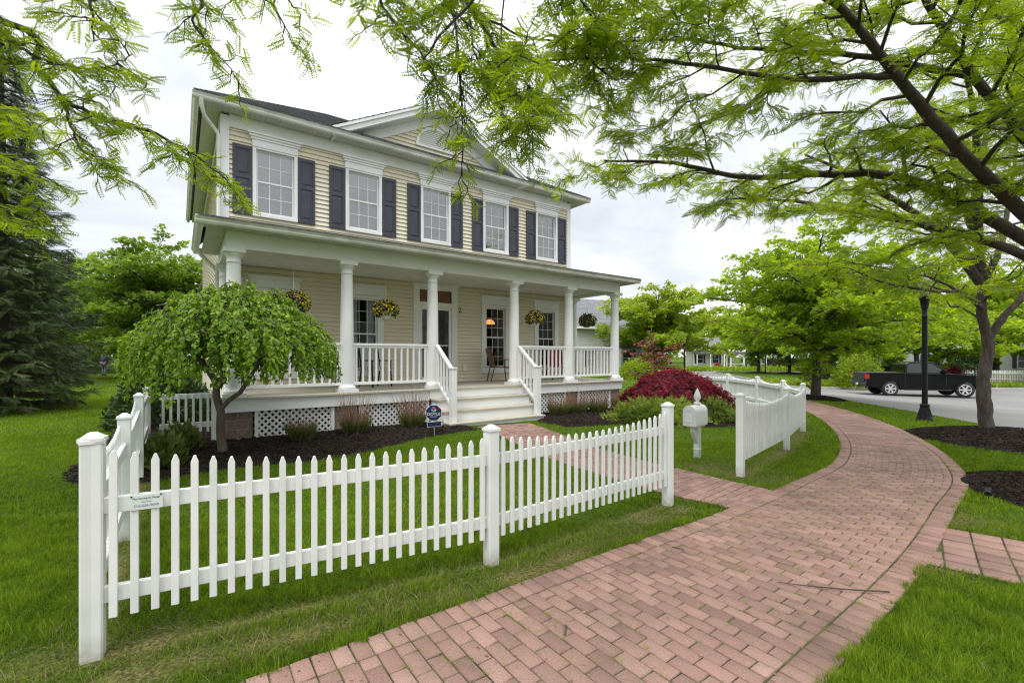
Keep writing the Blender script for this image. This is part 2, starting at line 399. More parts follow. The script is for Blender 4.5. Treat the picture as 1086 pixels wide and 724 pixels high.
BED_R = [W(7.2, 9.75), W(7.2, 9.0), (.62, 10.75), (1.2, 10.15), (2.0, 10.5), (2.8, 11.0), (3.7, 10.9), (4.6, 10.7), (5.5, 10.9), (6.2, 12.3), (6.3, 14.2), (5.2, 15.4), W(11.6, 10.6), W(11.0, 9.75)]
E1 = [(6.4, -3), (7.6, 1), (9.2, 5.5), (10.95, 9.3), (11.6, 12.2), (12.15, 15), (12.6, 17.6), (13.4, 24), (14.8, 31)]
MULCH_RINGS = [(9.85, 9.0, 1.7, .22), (7.0, 5.3, 1.38, .16), (11.6, 17.7, 1.05, .14)]
ISLAND = [(20.3, 33.6), (21.6, 32.7), (26, 32.4), (45, 32.2), (75, 32), (75, 56), (55, 58), (40, 61), (32, 64), (27.5, 63), (24.2, 50), (21.6, 39)]
P1, PM, PR = (-2.32, 2.56), (-.167, 3.72), (1.757, 5.22)
F0, F1, F2 = (3.17, 6.42), (4.93, 8.3), (6.42, 10.2)
SFEN = [(-2.32, 2.56), (-3.52, 4.2), (-4.72, 5.85), (-5.92, 7.5)]

def on_strip(x, y, C, pad=0.0):
    x = np.asarray(x, float); y = np.asarray(y, float); best = np.full(x.shape, 1e9)
    for i in range(0, len(C) - 1, 2):
        a = C[i]; b = C[min(i + 2, len(C) - 1)]; dx = b[0] - a[0]; dy = b[1] - a[1]
        t = np.clip(((x - a[0]) * dx + (y - a[1]) * dy) / (dx * dx + dy * dy), 0, 1)
        best = np.minimum(best, np.hypot(x - a[0] - t * dx, y - a[1] - t * dy) - (a[2] + (b[2] - a[2]) * t) / 2)
    return best < pad
HOUSE_FP = [W(.5, 9.5), W(11.2, 9.5), W(11.2, 22), W(.5, 22)]
STAIR_FP = [W(4.6, 8.6), W(7.27, 8.6), W(7.27, 9.6), W(4.6, 9.6)]
def paved(x, y):
    e_ = -.012 - .05 * (.5 + .5 * np.sin(np.asarray(x) * 23 + 2 * np.sin(np.asarray(y) * 17))) * (.5 + .5 * np.sin(np.asarray(y) * 19 + np.asarray(x) * 5))
    r = on_strip(x, y, PC, e_) | on_strip(x, y, ENTRY, -.02) | on_strip(x, y, SIDE, -.02)
    r |= inpoly(x, y, HOUSE_FP) | inpoly(x, y, STAIR_FP)
    return r
def road(x, y):
    x = np.asarray(x, float); y = np.asarray(y, float)
    e = np.interp(y, [q[1] for q in E1], [q[0] for q in E1])
    r = (x > e) & (y < 32.5)
    return r | ((y >= 31) & (x > 14.5) & (y < 75) & ~inpoly(x, y, ISLAND) & (x > 14.8 + (y - 31) * .17))
def mulched(x, y):
    r = inpoly(x, y, BED_L) | inpoly(x, y, BED_R)
    for cx, cy, rr, h in MULCH_RINGS: r |= np.hypot(np.asarray(x) - cx, np.asarray(y) - cy) < rr
    return r

# ------------------------------------------------------------------ ground
def graded(lo, hi, f0, f1, fine, grow=1.25, top=40):
    c = list(np.arange(f0, f1 + 1e-6, fine)); s = fine; a = f1
    while a < hi: s = min(s * grow, top); a += s; c.append(a)
    s = fine; a = f0
    while a > lo: s = min(s * grow, top); a -= s; c.insert(0, a)
    return np.array(c)
gx = graded(-500, 500, -8, 14, .16); gy = graded(-60, 700, .5, 14, .16)
X, Y = np.meshgrid(gx, gy); nx, ny = len(gx), len(gy)
Z = g(X, Y) + .012 * np.sin(X * 2.1 + Y * 1.3) * np.sin(Y * 1.7 - X * .6) * (Y < 40)
idx = np.arange(nx * ny).reshape(ny, nx)
F = np.stack([idx[:-1, :-1], idx[:-1, 1:], idx[1:, 1:], idx[1:, :-1]], -1).reshape(-1, 4)
x, y = X.ravel(), Y.ravel()
def wear_at(x, y):
    d1 = np.minimum(polydist(x, y, [(P1[0] + .30, P1[1] - .20), (PM[0] + .18, PM[1] - .25), (PR[0] + .12, PR[1] - .15)]), polydist(x, y, [P1, PM, PR]) * 2.2); d2 = polydist(x, y, [F0, F1, F2, (6.9, 11.5)]); d3 = polydist(x, y, SFEN)
    nz = .5 + .5 * np.sin(x * 5.1 + 1.3 * np.sin(y * 3.7)) * np.sin(y * 4.3 + x * 1.7)
    nz = nz * (.55 + .45 * np.sin(x * 2.3 + y * 1.9 + .7))
    w = np.exp(-(np.minimum(np.minimum(d1, d2), d3 * 1.3) / .15) ** 2) * np.clip(.45 + 1.0 * nz, 0, 1)
    for px, py, r in ((-2.55, 2.45, .3), (-2.1, 2.7, .22), (-.9, 3.1, .25), (3.1, 4.6, .3), (4.5, 4.7, .35), (3.3, 3.62, .22), (2.9, 6.9, .4), (3.6, 6.3, .35)):
        w = np.maximum(w, np.exp(-((x - px) ** 2 + (y - py) ** 2) / r ** 2) * (.5 + .5 * nz))
    return np.clip(w, 0, 1)
wr = wear_at(x, y)
def groundmat():
    m, t, b = mat('lawn_soil'); tc = nd(t, 'ShaderNodeNewGeometry')
    n = nd(t, 'ShaderNodeTexNoise', Scale=.8, Detail=8); t.links.new(tc.outputs['Position'], n.inputs['Vector'])
    n2 = nd(t, 'ShaderNodeTexNoise', Scale=45, Detail=5); t.links.new(tc.outputs['Position'], n2.inputs['Vector'])
    a = ramp(t, n.outputs[0], [(.3, (.045, .085, .009)), (.7, (.085, .140, .014))])
    s = ramp(t, n2.outputs[0], [(.3, (.075, .055, .028)), (.7, (.20, .16, .075))])
    at = nd(t, 'ShaderNodeAttribute', _attribute_name='tone')
    k = nd(t, 'ShaderNodeMix', _data_type='RGBA'); t.links.new(at.outputs['Fac'], k.inputs[0]); t.links.new(a, k.inputs[6]); t.links.new(s, k.inputs[7])
    k2 = nd(t, 'ShaderNodeMix', _data_type='RGBA', _blend_type='MULTIPLY'); k2.inputs[0].default_value = 1
    t.links.new(k.outputs[2], k2.inputs[6]); t.links.new(ramp(t, n2.outputs[0], [(.3, (.55, .55, .5)), (.7, (1.2, 1.2, 1.1))]), k2.inputs[7])
    t.links.new(k2.outputs[2], b.inputs['Base Color']); b.inputs['Roughness'].default_value = 1; b.inputs['Specular IOR Level'].default_value = .1
    bump(t, b, n2.outputs[0], .7, .03); return m
M['ground'] = groundmat()
tag(np_mesh('ground', np.stack([x, y, Z.ravel()], 1), F, M['ground'], tone=wr * .9, smooth=True), kind='structure')

# ------------------------------------------------------------------ brick paths: every brick a chamfered block
def frame(C):
    P = C[:, :2]; d = np.gradient(P, axis=0); d /= np.linalg.norm(d, axis=1, keepdims=True)
    s = np.concatenate([[0], np.cumsum(np.linalg.norm(np.diff(P, axis=0), axis=1))])
    return P, d, s, C[:, 2]
def at_uv(fr, u, v):
    P, d, s, w = fr
    px = np.interp(u, s, P[:, 0]); py = np.interp(u, s, P[:, 1]); dx = np.interp(u, s, d[:, 0]); dy = np.interp(u, s, d[:, 1])
    l = np.hypot(dx, dy); ww = np.interp(u, s, w)
    return px + dy / l * v * ww, py - dx / l * v * ww          # v in -.5 .. .5 of the width, + to the right
BV = []; BF = []
def lay(C, name, label_m, nfield, border=True, skip=None, z0=.024, ru=.104, reg=False):
    fr = frame(C); total = fr[2][-1]; quads = []
    nb = 2 if border else 0; n = nfield + nb; bw = 1.0 / n; u = 0.0; row = 0
    while u < total - ru:
        cells = []
        if border: cells += [(-.5, -.5 + bw), (.5 - bw, .5)]
        a = -.5 + (bw if border else 0); b = .5 - (bw if border else 0)
        if row % 2 == 0 or reg: e = list(np.linspace(a, b, nfield + 1))
        else: e = [a] + list(np.linspace(a, b, nfield + 1)[:-1] + bw / 2) + [b]
        cells += list(zip(e[:-1], e[1:]))
        for (v0, v1) in cells:
            wl = float(np.interp(u, fr[2], fr[3])); gp = (.0140 if reg else .0040) / wl; ub = random.uniform(-.002, .002)
            edge = border and (abs(v0 + .5) < 1e-6 or abs(v1 - .5) < 1e-6)
            g0 = gp * (2.2 if edge else 1)
            gu = .006 if reg else .0036; quads.append((u + gu + ub, u + ru - gu + ub, v0 + g0, v1 - g0))
        u += ru; row += 1
    q = np.array(quads)
    cx, cy = at_uv(fr, (q[:, 0] + q[:, 1]) / 2, (q[:, 2] + q[:, 3]) / 2)
    keep = np.ones(len(q), bool)
    if skip is not None: keep = ~on_strip(cx, cy, skip, -.06)
    keep &= (cy > -2.5); q = q[keep]; cx = cx[keep]; cy = cy[keep]; n = len(q)
    zt = g(cx, cy) + z0 + rng.normal(0, .0014, n)
    V = np.zeros((n, 12, 3)); tilt = rng.normal(0, .0012, (n, 2))
    ij = [(0, 2), (1, 2), (1, 3), (0, 3)]
    for k, (a, b) in enumerate(ij):
        X0, Y0 = at_uv(fr, q[:, a], q[:, b])
        sgu = 1 if a == 0 else -1; sgv = 1 if b == 2 else -1
        X1, Y1 = at_uv(fr, q[:, a] + sgu * .005, q[:, b] + sgv * .0028)
        zz = zt + tilt[:, 0] * sgu + tilt[:, 1] * sgv
        V[:, k] = np.stack([X0, Y0, zt - .05], 1); V[:, 4 + k] = np.stack([X0, Y0, zz - .005], 1); V[:, 8 + k] = np.stack([X1, Y1, zz], 1)
    F = []
    for k in range(4):
        k2 = (k + 1) % 4; F += [(k, k2, 4 + k2, 4 + k), (4 + k, 4 + k2, 8 + k2, 8 + k)]
    F.append((8, 9, 10, 11)); F = np.array(F)[:, ::-1]
    FF = (F[None] + (np.arange(n) * 12)[:, None, None]).reshape(-1, 4)
    tone = np.repeat(np.clip(rng.normal(.5, .16, n) + .12 * np.sin(cx * 1.3) * np.sin(cy * 1.1 + 1), 0, 1), 12)
    o = np_mesh(name, V.reshape(-1, 3), FF, M['brick'], tone=tone)
    tag(o, kind='structure')
    # the bed of sand and moss showing in the joints
    us = np.linspace(0, total, int(total / .15)); A = np.stack(at_uv(fr, us, np.full_like(us, -.5)), 1); B = np.stack(at_uv(fr, us, np.full_like(us, .5)), 1)
    m = len(us); V2 = np.concatenate([np.c_[A, g(A[:, 0], A[:, 1]) + z0 - .009], np.c_[B, g(B[:, 0], B[:, 1]) + z0 - .009]])
    F2 = np.stack([np.arange(m - 1), np.arange(m - 1) + m, np.arange(1, m) + m, np.arange(1, m)], 1)
    tag(np_mesh('joint_sand', V2, F2[:, ::-1], M['joint']), kind='structure')
def brick_material():
    m, t, b = mat('red_paver'); at = nd(t, 'ShaderNodeAttribute', _attribute_name='tone'); ge = nd(t, 'ShaderNodeNewGeometry')
    c = ramp(t, at.outputs['Fac'], [(0, (.155, .092, .072)), (.5, (.235, .142, .111)), (1, (.305, .195, .157))])
    n = nd(t, 'ShaderNodeTexNoise', Scale=160, Detail=3); t.links.new(ge.outputs['Position'], n.inputs['Vector'])
    n3 = nd(t, 'ShaderNodeTexNoise', Scale=1.3, Detail=8, Roughness=.6); t.links.new(ge.outputs['Position'], n3.inputs['Vector'])
    k = nd(t, 'ShaderNodeMix', _data_type='RGBA', _blend_type='MULTIPLY'); k.inputs[0].default_value = 1; t.links.new(c, k.inputs[6])
    t.links.new(ramp(t, n.outputs[0], [(.32, (.72, .70, .70)), (.5, (1, 1, 1)), (.70, (1.35, 1.3, 1.3))]), k.inputs[7])
    k2 = nd(t, 'ShaderNodeMix', _data_type='RGBA', _blend_type='MULTIPLY'); k2.inputs[0].default_value = 1; t.links.new(k.outputs[2], k2.inputs[6])
    t.links.new(ramp(t, n3.outputs[0], [(.28, (.60, .62, .58)), (.45, (.92, .92, .9)), (.66, (1.12, 1.10, 1.10))]), k2.inputs[7])
    t.links.new(k2.outputs[2], b.inputs['Base Color']); b.inputs['Roughness'].default_value = .85
    n4 = nd(t, 'ShaderNodeTexNoise', Scale=90, Detail=5); t.links.new(ge.outputs['Position'], n4.inputs['Vector']); bump(t, b, n4.outputs[0], .35, .006)
    return m
M['brick'] = brick_material()
M['joint'] = plain('sandy_mossy_joint', (.070, .085, .018), (.026, .020, .014), 1, 3.5, coord='Object', stops=(.40, .56))
lay(PC, 'brick_path', None, 7)
lay(ENTRY, 'entry_walk', None, 6, border=False, skip=PC, z0=.021)
lay(SIDE, 'side_walk', None, 6, border=False, skip=PC, z0=.021, reg=True, ru=.205)

# ------------------------------------------------------------------ street, kerbs, island
def asphalt():
    m, t, b = mat('asphalt'); ge = nd(t, 'ShaderNodeNewGeometry')
    n = nd(t, 'ShaderNodeTexNoise', Scale=.35, Detail=9, Roughness=.6); t.links.new(ge.outputs['Position'], n.inputs['Vector'])
    n2 = nd(t, 'ShaderNodeTexNoise', Scale=60, Detail=4); t.links.new(ge.outputs['Position'], n2.inputs['Vector'])
    k = nd(t, 'ShaderNodeMix', _data_type='RGBA', _blend_type='MULTIPLY'); k.inputs[0].default_value = 1
    t.links.new(ramp(t, n.outputs[0], [(.3, (.14, .137, .133)), (.7, (.195, .19, .185))]), k.inputs[6]); t.links.new(ramp(t, n2.outputs[0], [(.3, (.8, .8, .8)), (.7, (1.15, 1.15, 1.15))]), k.inputs[7])
    t.links.new(k.outputs[2], b.inputs['Base Color']); b.inputs['Roughness'].default_value = .85; bump(t, b, n2.outputs[0], .3, .01); return m
M['asphalt'] = asphalt()
M['kerb'] = plain('concrete_kerb', (.42, .40, .37), (.33, .32, .30), .9, 3, bmp=.3)
ys = np.concatenate([np.arange(-3, 33, .5)]); xs0 = np.interp(ys, [q[1] for q in E1], [q[0] for q in E1])
cs = np.concatenate([np.linspace(0, .45, 30), np.linspace(.46, 1, 12)])
RX = xs0[:, None] + (80 - xs0[:, None]) * cs[None]; RY = np.repeat(ys[:, None], len(cs), 1)
idx = np.arange(RX.size).reshape(RX.shape); Fq = np.stack([idx[:-1, :-1], idx[:-1, 1:], idx[1:, 1:], idx[1:, :-1]], -1).reshape(-1, 4)
tag(np_mesh('street', np.stack([RX.ravel(), RY.ravel(), g(RX, RY).ravel() + .016], 1), Fq, M['asphalt'], smooth=True), kind='structure')
ys = np.arange(32, 76, 1.0); xl = 14.8 + (ys - 31) * .17; xr = np.minimum(20 + (ys - 32) * .45 + 6, 80) + (ys > 62) * 45
cs = np.linspace(0, 1, 24); RX = xl[:, None] + (xr - xl)[:, None] * cs[None]; RY = np.repeat(ys[:, None], 24, 1)
idx = np.arange(RX.size).reshape(RX.shape); Fq = np.stack([idx[:-1, :-1], idx[:-1, 1:], idx[1:, 1:], idx[1:, :-1]], -1).reshape(-1, 4)
tag(np_mesh('road', np.stack([RX.ravel(), RY.ravel(), g(RX, RY).ravel() + .022], 1), Fq, M['asphalt'], smooth=True), kind='structure')
# island: lawn raised on a kerb
iv = catmull(ISLAND + [ISLAND[0]], 6)[:-1]; bm = bmesh.new()
vs = [bm.verts.new((a, b, G(a, b) + .13)) for a, b in iv]; bm.faces.new(vs); bmesh.ops.triangulate(bm, faces=bm.faces[:])
me = bpy.data.meshes.new('island_lawn'); bm.to_mesh(me); bm.free(); me.materials.append(M['ground'])
o = bpy.data.objects.new('island_lawn', me); COL.objects.link(o); tag(o, kind='structure')
def kerb(line, closed=False, h=.14, w=.16):
    mb = MB(); n = len(line)
    for i in range(n if closed else n - 1):
        a = line[i]; b = line[(i + 1) % n]
        mb.bar((a[0], a[1], G(*a) + h / 2 - .02), (b[0], b[1], G(*b) + h / 2 - .02), w, h + .06)
    o = mb.build('kerb', M['kerb']); tag(o, kind='structure')
kerb([tuple(q) for q in iv], True, .145)
0 and kerb([(float(np.interp(q, [e[1] for e in E1], [e[0] for e in E1])), float(q)) for q in np.arange(-2, 31.5, 1.0)], h=.05, w=.3)

# ------------------------------------------------------------------ mulch
M['mulch'] = plain('dark_mulch', (.030, .023, .019), (.010, .008, .007), 1, 25, bmp=1, bscale=40, spec=.1)
M['chip'] = leafmat('bark_chip', (.010, .008, .007), (.060, .044, .034), 0, None, .95, .1)
CHV = np.array([(-.5, -1, 0), (.5, -1, .1), (.5, 1, .1), (-.5, 1, 0), (0, -1, .5), (0, 1, .5)], float); CHF = np.array([(0, 4, 5, 3), (4, 1, 2, 5)])
def chips(px, py, pz, name='mulch_chips', s=1):
    n = len(px); a = rng.uniform(0, 6.28, n); el = rng.normal(0, .35, n)
    ax = np.stack([np.cos(a) * np.cos(el), np.sin(a) * np.cos(el), np.sin(el)], 1); nr = np.stack([rng.normal(0, .5, n), rng.normal(0, .5, n), np.ones(n)], 1)
    V, F = instance(CHV * np.array([.008, .022, .010]), CHF, np.stack([px, py, pz], 1), ax, nr, rng.uniform(.6, 1.5, n) * s)
    tag(np_mesh(name, V, F, M['chip'], tone=np.repeat(rng.random(n) ** 1.8, 6)), kind='stuff')
def bedtop(x, y, poly): return g(x, y) + .055 * smooth(polydist(x, y, poly, True), 0, .3) + .012 * np.sin(x * 7) * np.sin(y * 6.3)
for poly in (BED_L, BED_R):
    P = np.array(poly); xs = np.arange(P[:, 0].min(), P[:, 0].max() + .12, .12); ysb = np.arange(P[:, 1].min(), P[:, 1].max() + .12, .12)
    X, Y = np.meshgrid(xs, ysb); ins = inpoly(X, Y, poly); zt = bedtop(X, Y, poly) + .008; zt[~ins] = (g(X, Y) - .04)[~ins]
    idx = np.arange(X.size).reshape(X.shape); Fq = np.stack([idx[:-1, :-1], idx[:-1, 1:], idx[1:, 1:], idx[1:, :-1]], -1).reshape(-1, 4)
    near = ins.ravel()[Fq].any(1)
    tag(np_mesh('mulch_bed', np.stack([X.ravel(), Y.ravel(), zt.ravel()], 1), Fq[near], M['mulch'], smooth=True), kind='structure')
    n = 40000; px = rng.uniform(P[:, 0].min(), P[:, 0].max(), n); py = rng.uniform(P[:, 1].min(), P[:, 1].max(), n)
    k = inpoly(px, py, poly) & ~inpoly(px, py, HOUSE_FP); px, py = px[k], py[k]; chips(px, py, bedtop(px, py, poly) + .014)
for cx, cy, r, h in MULCH_RINGS:
    nr_, na = 14, 48; V = [(cx, cy, G(cx, cy) + h)]; F = []
    for i in range(1, nr_ + 1):
        for k in range(na):
            a = 6.2832 * k / na; rr = r * i / nr_ * (1 + .05 * math.sin(3 * a + cx) * i / nr_); px, py = cx + rr * math.cos(a), cy + rr * math.sin(a)
            V.append((px, py, G(px, py) + h * (1 - (i / nr_) ** 2) + .01 * math.sin(9 * px) * math.sin(8 * py) - (.03 if i == nr_ else 0)))
    for i in range(nr_ - 1):
        for k in range(na):
            a = 1 + i * na; F.append((a + k, a + na + k, a + na + (k + 1) % na, a + (k + 1) % na))
    F += [(0, 1 + k, 1 + (k + 1) % na, 0) for k in range(na)]
    F = [f for f in F if len(set(f)) == 4]; tri = [(0, 1 + k, 1 + (k + 1) % na) for k in range(na)]
    me = bpy.data.meshes.new('mulch_ring'); me.from_pydata(V, [], F + tri); me.materials.append(M['mulch'])
    o = bpy.data.objects.new('mulch_ring', me); COL.objects.link(o); tag(o, kind='structure')
    n = int(4200 * r * r); a = rng.uniform(0, 6.283, n); q = np.sqrt(rng.random(n)) * r * 1.02
    px, py = cx + q * np.cos(a), cy + q * np.sin(a); kq = ~paved(px, py); px, py, q = px[kq], py[kq], q[kq]; chips(px, py, g(px, py) + h * (1 - (np.minimum(q, r) / r) ** 2) + .008, s=1.1)

# ------------------------------------------------------------------ grass
def blades(px, py, hmin, hmax, w, name, m, tone, lean=.45):
    n = len(px); a = rng.uniform(0, 6.283, n); h = rng.uniform(hmin, hmax, n); le = np.abs(rng.normal(0, lean, n)) * h
    b = rng.uniform(0, 6.283, n); dx, dy = np.cos(b) * le, np.sin(b) * le; sx, sy = np.cos(a) * w / 2, np.sin(a) * w / 2
    z = g(px, py) - .005; V = np.zeros((n, 5, 3))
    V[:, 0] = np.stack([px - sx, py - sy, z], 1); V[:, 1] = np.stack([px + sx, py + sy, z], 1)
    V[:, 2] = np.stack([px + dx * .35 + sx * .8, py + dy * .35 + sy * .8, z + h * .6], 1); V[:, 3] = np.stack([px + dx * .35 - sx * .8, py + dy * .35 - sy * .8, z + h * .6], 1)
    V[:, 4] = np.stack([px + dx, py + dy, z + h * .95], 1)
    T = np.array([(0, 1, 2), (0, 2, 3), (3, 2, 4)]); F = (T[None] + (np.arange(n) * 5)[:, None, None]).reshape(-1, 3)
    return V.reshape(-1, 3), F, np.repeat(tone, 5)
def scatter(n, y0, y1, xl=-1.2, xr=1.2):
    py = np.sqrt(rng.uniform(y0 * y0, y1 * y1, n)); px = rng.uniform(xl, xr, n) * py; return px, py
GV, GF, GT = [], [], []; SV, SF, ST = [], [], []
off = soff = 0
for (n, y0, y1, h0, h1, w) in ((330000, 2.1, 4.6, .030, .075, .0042), (300000, 4.6, 9, .026, .060, .0065), (230000, 9, 18, .03, .07, .012), (160000, 18, 46, .035, .075, .028)):
    px, py = scatter(n, y0, y1)
    s = CH * px + SH * py; p = -SH * px + CH * py
    k = ~(paved(px, py) | road(px, py) | mulched(px, py)) & ~((p > 9.3) & (s > .3) & (s < 11.3) & (p < 22))
    px, py = px[k], py[k]; wv = wear_at(px, py)
    tuft = .5 + .5 * np.sin(px * 9 + 2 * np.sin(py * 5)) * np.sin(py * 11 + 2 * np.sin(px * 4))
    keep = rng.random(len(px)) > np.clip(wv * 1.05, 0, .93); px, py, wv, tuft = px[keep], py[keep], wv[keep], tuft[keep]
    st = rng.random(len(px)) < (.012 + .62 * wv)
    big = .5 + .25 * np.sin(px * .9 + py * .5) + .25 * np.sin(py * 1.3 - px * .7)
    fine = np.sin(px * 31 + 3 * np.sin(py * 17)) * np.sin(py * 27 + 2 * np.sin(px * 23))
    tone = np.clip(-.02 + .50 * rng.random(len(px)) + .20 * tuft + .24 * big + .16 * fine, 0, 1)
    hs = (.62 + .55 * tuft + .22 * fine) * (1 - .45 * wv)
    nearp = on_strip(px, py, PC, .22); hs = hs * np.where(nearp, 1.25, 1)
    gk = ~st
    for sel, LV, LF, LT, nm in ((gk, GV, GF, GT, 'g'), (st, SV, SF, ST, 's')):
        V, F, T = blades(px[sel], py[sel], h0, h1, w, 'grass', None, tone[sel], .5 if nm == 'g' else 1.2)
        V3 = V.reshape(-1, 5, 3); zb = V3[:, 0:1, 2]; V3[:, :, 2] = zb + (V3[:, :, 2] - zb) * hs[sel][:, None]; V = V3.reshape(-1, 3)
        o_ = off if nm == 'g' else soff; LV.append(V); LF.append(F + o_); LT.append(T)
        if nm == 'g': off += len(V)
        else: soff += len(V)
# tufts and moss growing in the path joints
n = 520; i = rng.integers(0, len(PC) // 2, n); q = rng.uniform(-.42, .42, n); fr = frame(PC); u = rng.uniform(1.5, 11, n)
u = np.round(u / .104) * .104; tx, ty = at_uv(fr, u, q); rep = rng.integers(4, 26, n)
px = np.repeat(tx, rep) + rng.normal(0, .014, rep.sum()); py = np.repeat(ty, rep) + rng.normal(0, .014, rep.sum())
V, F, T = blades(px, py, .03, .05, .004, 'grass', None, rng.uniform(.55, 1, len(px)), .9); GV.append(V); GF.append(F + off); GT.append(T)
tag(np_mesh('grass', np.concatenate(GV), np.concatenate(GF), M['grass'], tone=np.concatenate(GT)), kind='stuff')
tag(np_mesh('dry_grass', np.concatenate(SV), np.concatenate(SF), M['straw'], tone=np.concatenate(ST)), kind='stuff')
# ------------------------------------------------------------------ the house
S0, P0 = 5.85, 11.8
HO = (S0, P0, 0.0)
hx, hy = W(S0, P0)
house = thing('colonial_house', (hx, hy, 0), HROT, 'two-storey cream clapboard house with dark shutters and a long white front porch', 'house')
def H(): return MB(HO)
WP = 11.8                                   # front wall plane
WIN_S = [1.79, 3.82, 5.84, 7.86, 9.88]
SL, SR = .75, 10.92                         # house ends
BACK = 21.8
LOW = [(s - .42, s + .42, 1.27, 3.2) for i, s in enumerate(WIN_S) if i != 2] + [(5.84 - .55, 5.84 + .55, .925, 3.5)]
UPP = [(s - .43, s + .43, 4.83, 6.38) for s in WIN_S]

def laps(name, z0, z1, openings, s0, s1, pitch=.105, clip=None):
    mb = H(); z = z0
    while z < z1 - .01:
        zt = min(z + pitch, z1); cuts = sorted([(a, b) for a, b, c, d in openings if c < zt - .002 and d > z + .002])
        L_, R_ = (s0, s1) if clip is None else clip((z + zt) / 2)
        spans = []; cur = L_
        for a, b in cuts:
            if a > cur: spans.append((cur, min(a, R_)))
            cur = max(cur, b)
        if cur < R_: spans.append((cur, R_))
        for a, b in spans:
            if b - a < .01: continue
            f0, f1 = WP - .028, WP + .004
            z_ = z + .003; mb.add([(a, f0, z_), (b, f0, z_), (b, f1, zt), (a, f1, zt), (a, WP + .01, z_), (b, WP + .01, z_)], [(0, 1, 2, 3), (5, 1, 0, 4)])
        z += pitch
    return mb.build(name, M['siding'], house)
laps('siding', .925, 3.70, LOW, SL, SR); laps('siding', 4.40, 6.66, UPP, SL, SR)
# left, right and back walls
mb = H(); z = .3
while z < 6.9:
    zt = z + .105
    mb.add([(SL - .018, WP, z), (SL - .018, BACK, z), (SL - .002, BACK, zt), (SL - .002, WP, zt), (SL + .01, WP, z), (SL + .01, BACK, z)], [(1, 0, 3, 2), (0, 1, 5, 4)])
    mb.add([(SR + .018, WP, z), (SR + .018, BACK, z), (SR + .002, BACK, zt), (SR + .002, WP, zt)], [(0, 1, 2, 3)]); z += .105
mb.box(SL + .02, SR - .02, BACK - .2, BACK, 0, 6.9); mb.build('side_wall', M['siding'], house)
H().box(SL + .03, SR - .03, WP - .03, BACK, -.2, .30).build('foundation', M['stone'], house)
# floor slabs inside, so no light leaks between the storeys
H().box(SL + .02, SR - .02, WP + .012, BACK - .21, 3.74, 4.38).build('floor_slab', M['room'], house)
for q in ((SL - .03, SL + .13, WP - .036, WP + .03, 4.42, 6.9), (SR - .13, SR + .03, WP - .036, WP + .03, 4.42, 6.9), (SL - .032, SL, WP + .031, WP + .15, 4.42, 6.9), (SL - .02, SL + .1, WP - .036, WP + .02, .93, 3.68), (SR - .1, SR + .02, WP - .036, WP + .02, .93, 3.68)):
    H().box(*q).build('corner_board', M['white'], house, .004)
for q in ((SL + .131, SR - .131, WP - .039, WP, 6.66, 6.94), (SL - .036, SL - .004, WP + .16, BACK, 6.66, 6.94), (SR + .004, SR + .036, WP, BACK, 6.66, 6.94)): H().box(*q).build('frieze_board', M['white'], house, .003)
# eaves
EP, EL, ER, EB = 11.33, .30, 11.38, 22.3
H().box(EL + .02, ER - .02, EP + .1, WP + .02, 6.945, 6.96).build('soffit', M['soffit'], house)
for q in ((EL + .1, SL + .02), (SR - .02, ER - .1)): H().box(*q, WP + .021, EB, 6.945, 6.96).build('soffit', M['soffit_side'], house)
def gutter(mb, a, b, axis, z, side):
    prof = [(0, 0), (.075, 0), (.095, .03), (.095, .055), (.125, .095), (.125, .115), (.112, .115), (.112, .10), (.0, .10)]
    if axis == 's': mb.prism([(side[0] - q[0], z + q[1]) for q in prof], 'x', a, b)
    else: mb.prism([(side[0] + side[1] * q[0], z + q[1]) for q in prof], 'y', a, b)
mb = H(); gutter(mb, EL - .09, ER + .09, 's', 6.93, (EP + .095,)); gutter(mb, EP + .1, EB, 'p', 6.93, (EL + .03, -1)); gutter(mb, EP + .1, EB, 'p', 6.93, (ER - .03, 1))
mb.build('gutter', M['gutter'], house)
def downspout(pts, r=.038):
    return H().tube(pts, r, 8).build('downspout', M['gutter'], house)
downspout([(.36, 11.36, 6.93), (.37, 11.40, 6.80), (.42, 11.52, 6.66), (.62, 11.68, 6.48), (.68, 11.715, 6.40), (.68, 11.715, 4.55)])
downspout([(.34, 11.7, 3.92), (.36, 11.75, 3.8), (.60, 11.9, 3.6), (.66, 11.92, 3.5), (.66, 11.92, .3)])
# roof
RZ0, RZ1, RP = 7.045, 10.05, 16.8
A, B, Cc, D = (EL - .06, EP - .05, RZ0), (ER + .06, EP - .05, RZ0), (ER + .06, EB + .05, RZ0), (EL - .06, EB + .05, RZ0)
E, Fv = (4.15, RP, RZ1), (7.55, RP, RZ1)
roof = empty('roof', (0, 0, 0)); bpy.data.objects.remove(roof)
def slope_courses(mb, a, b, c, d, n):
    """stepped shingle courses on the quad a-b (eave) to d-c (ridge)"""
    a, b, c, d = map(Vector, (a, b, c, d))
    nrm = (b - a).cross(d - a).normalized()
    for i in range(n):
        t0, t1 = i / n, (i + 1.12) / n
        t1 = min(t1, 1)
        p0, p1 = a.lerp(d, t0), b.lerp(c, t0); q0, q1 = a.lerp(d, t1), b.lerp(c, t1)
        l = .016
        mb.add([tuple(p0 + nrm * l), tuple(p1 + nrm * l), tuple(q1 + nrm * .002), tuple(q0 + nrm * .002), tuple(p0 - nrm * .01), tuple(p1 - nrm * .01)], [(0, 1, 2, 3), (4, 5, 1, 0)])
mb = H(); slope_courses(mb, A, B, Fv, E, 42); slope_courses(mb, D, A, E, E, 42); slope_courses(mb, B, Cc, Fv, Fv, 42); slope_courses(mb, Cc, D, E, Fv, 42)
mb.add([A, B, Cc, D], [(0, 3, 2, 1)])
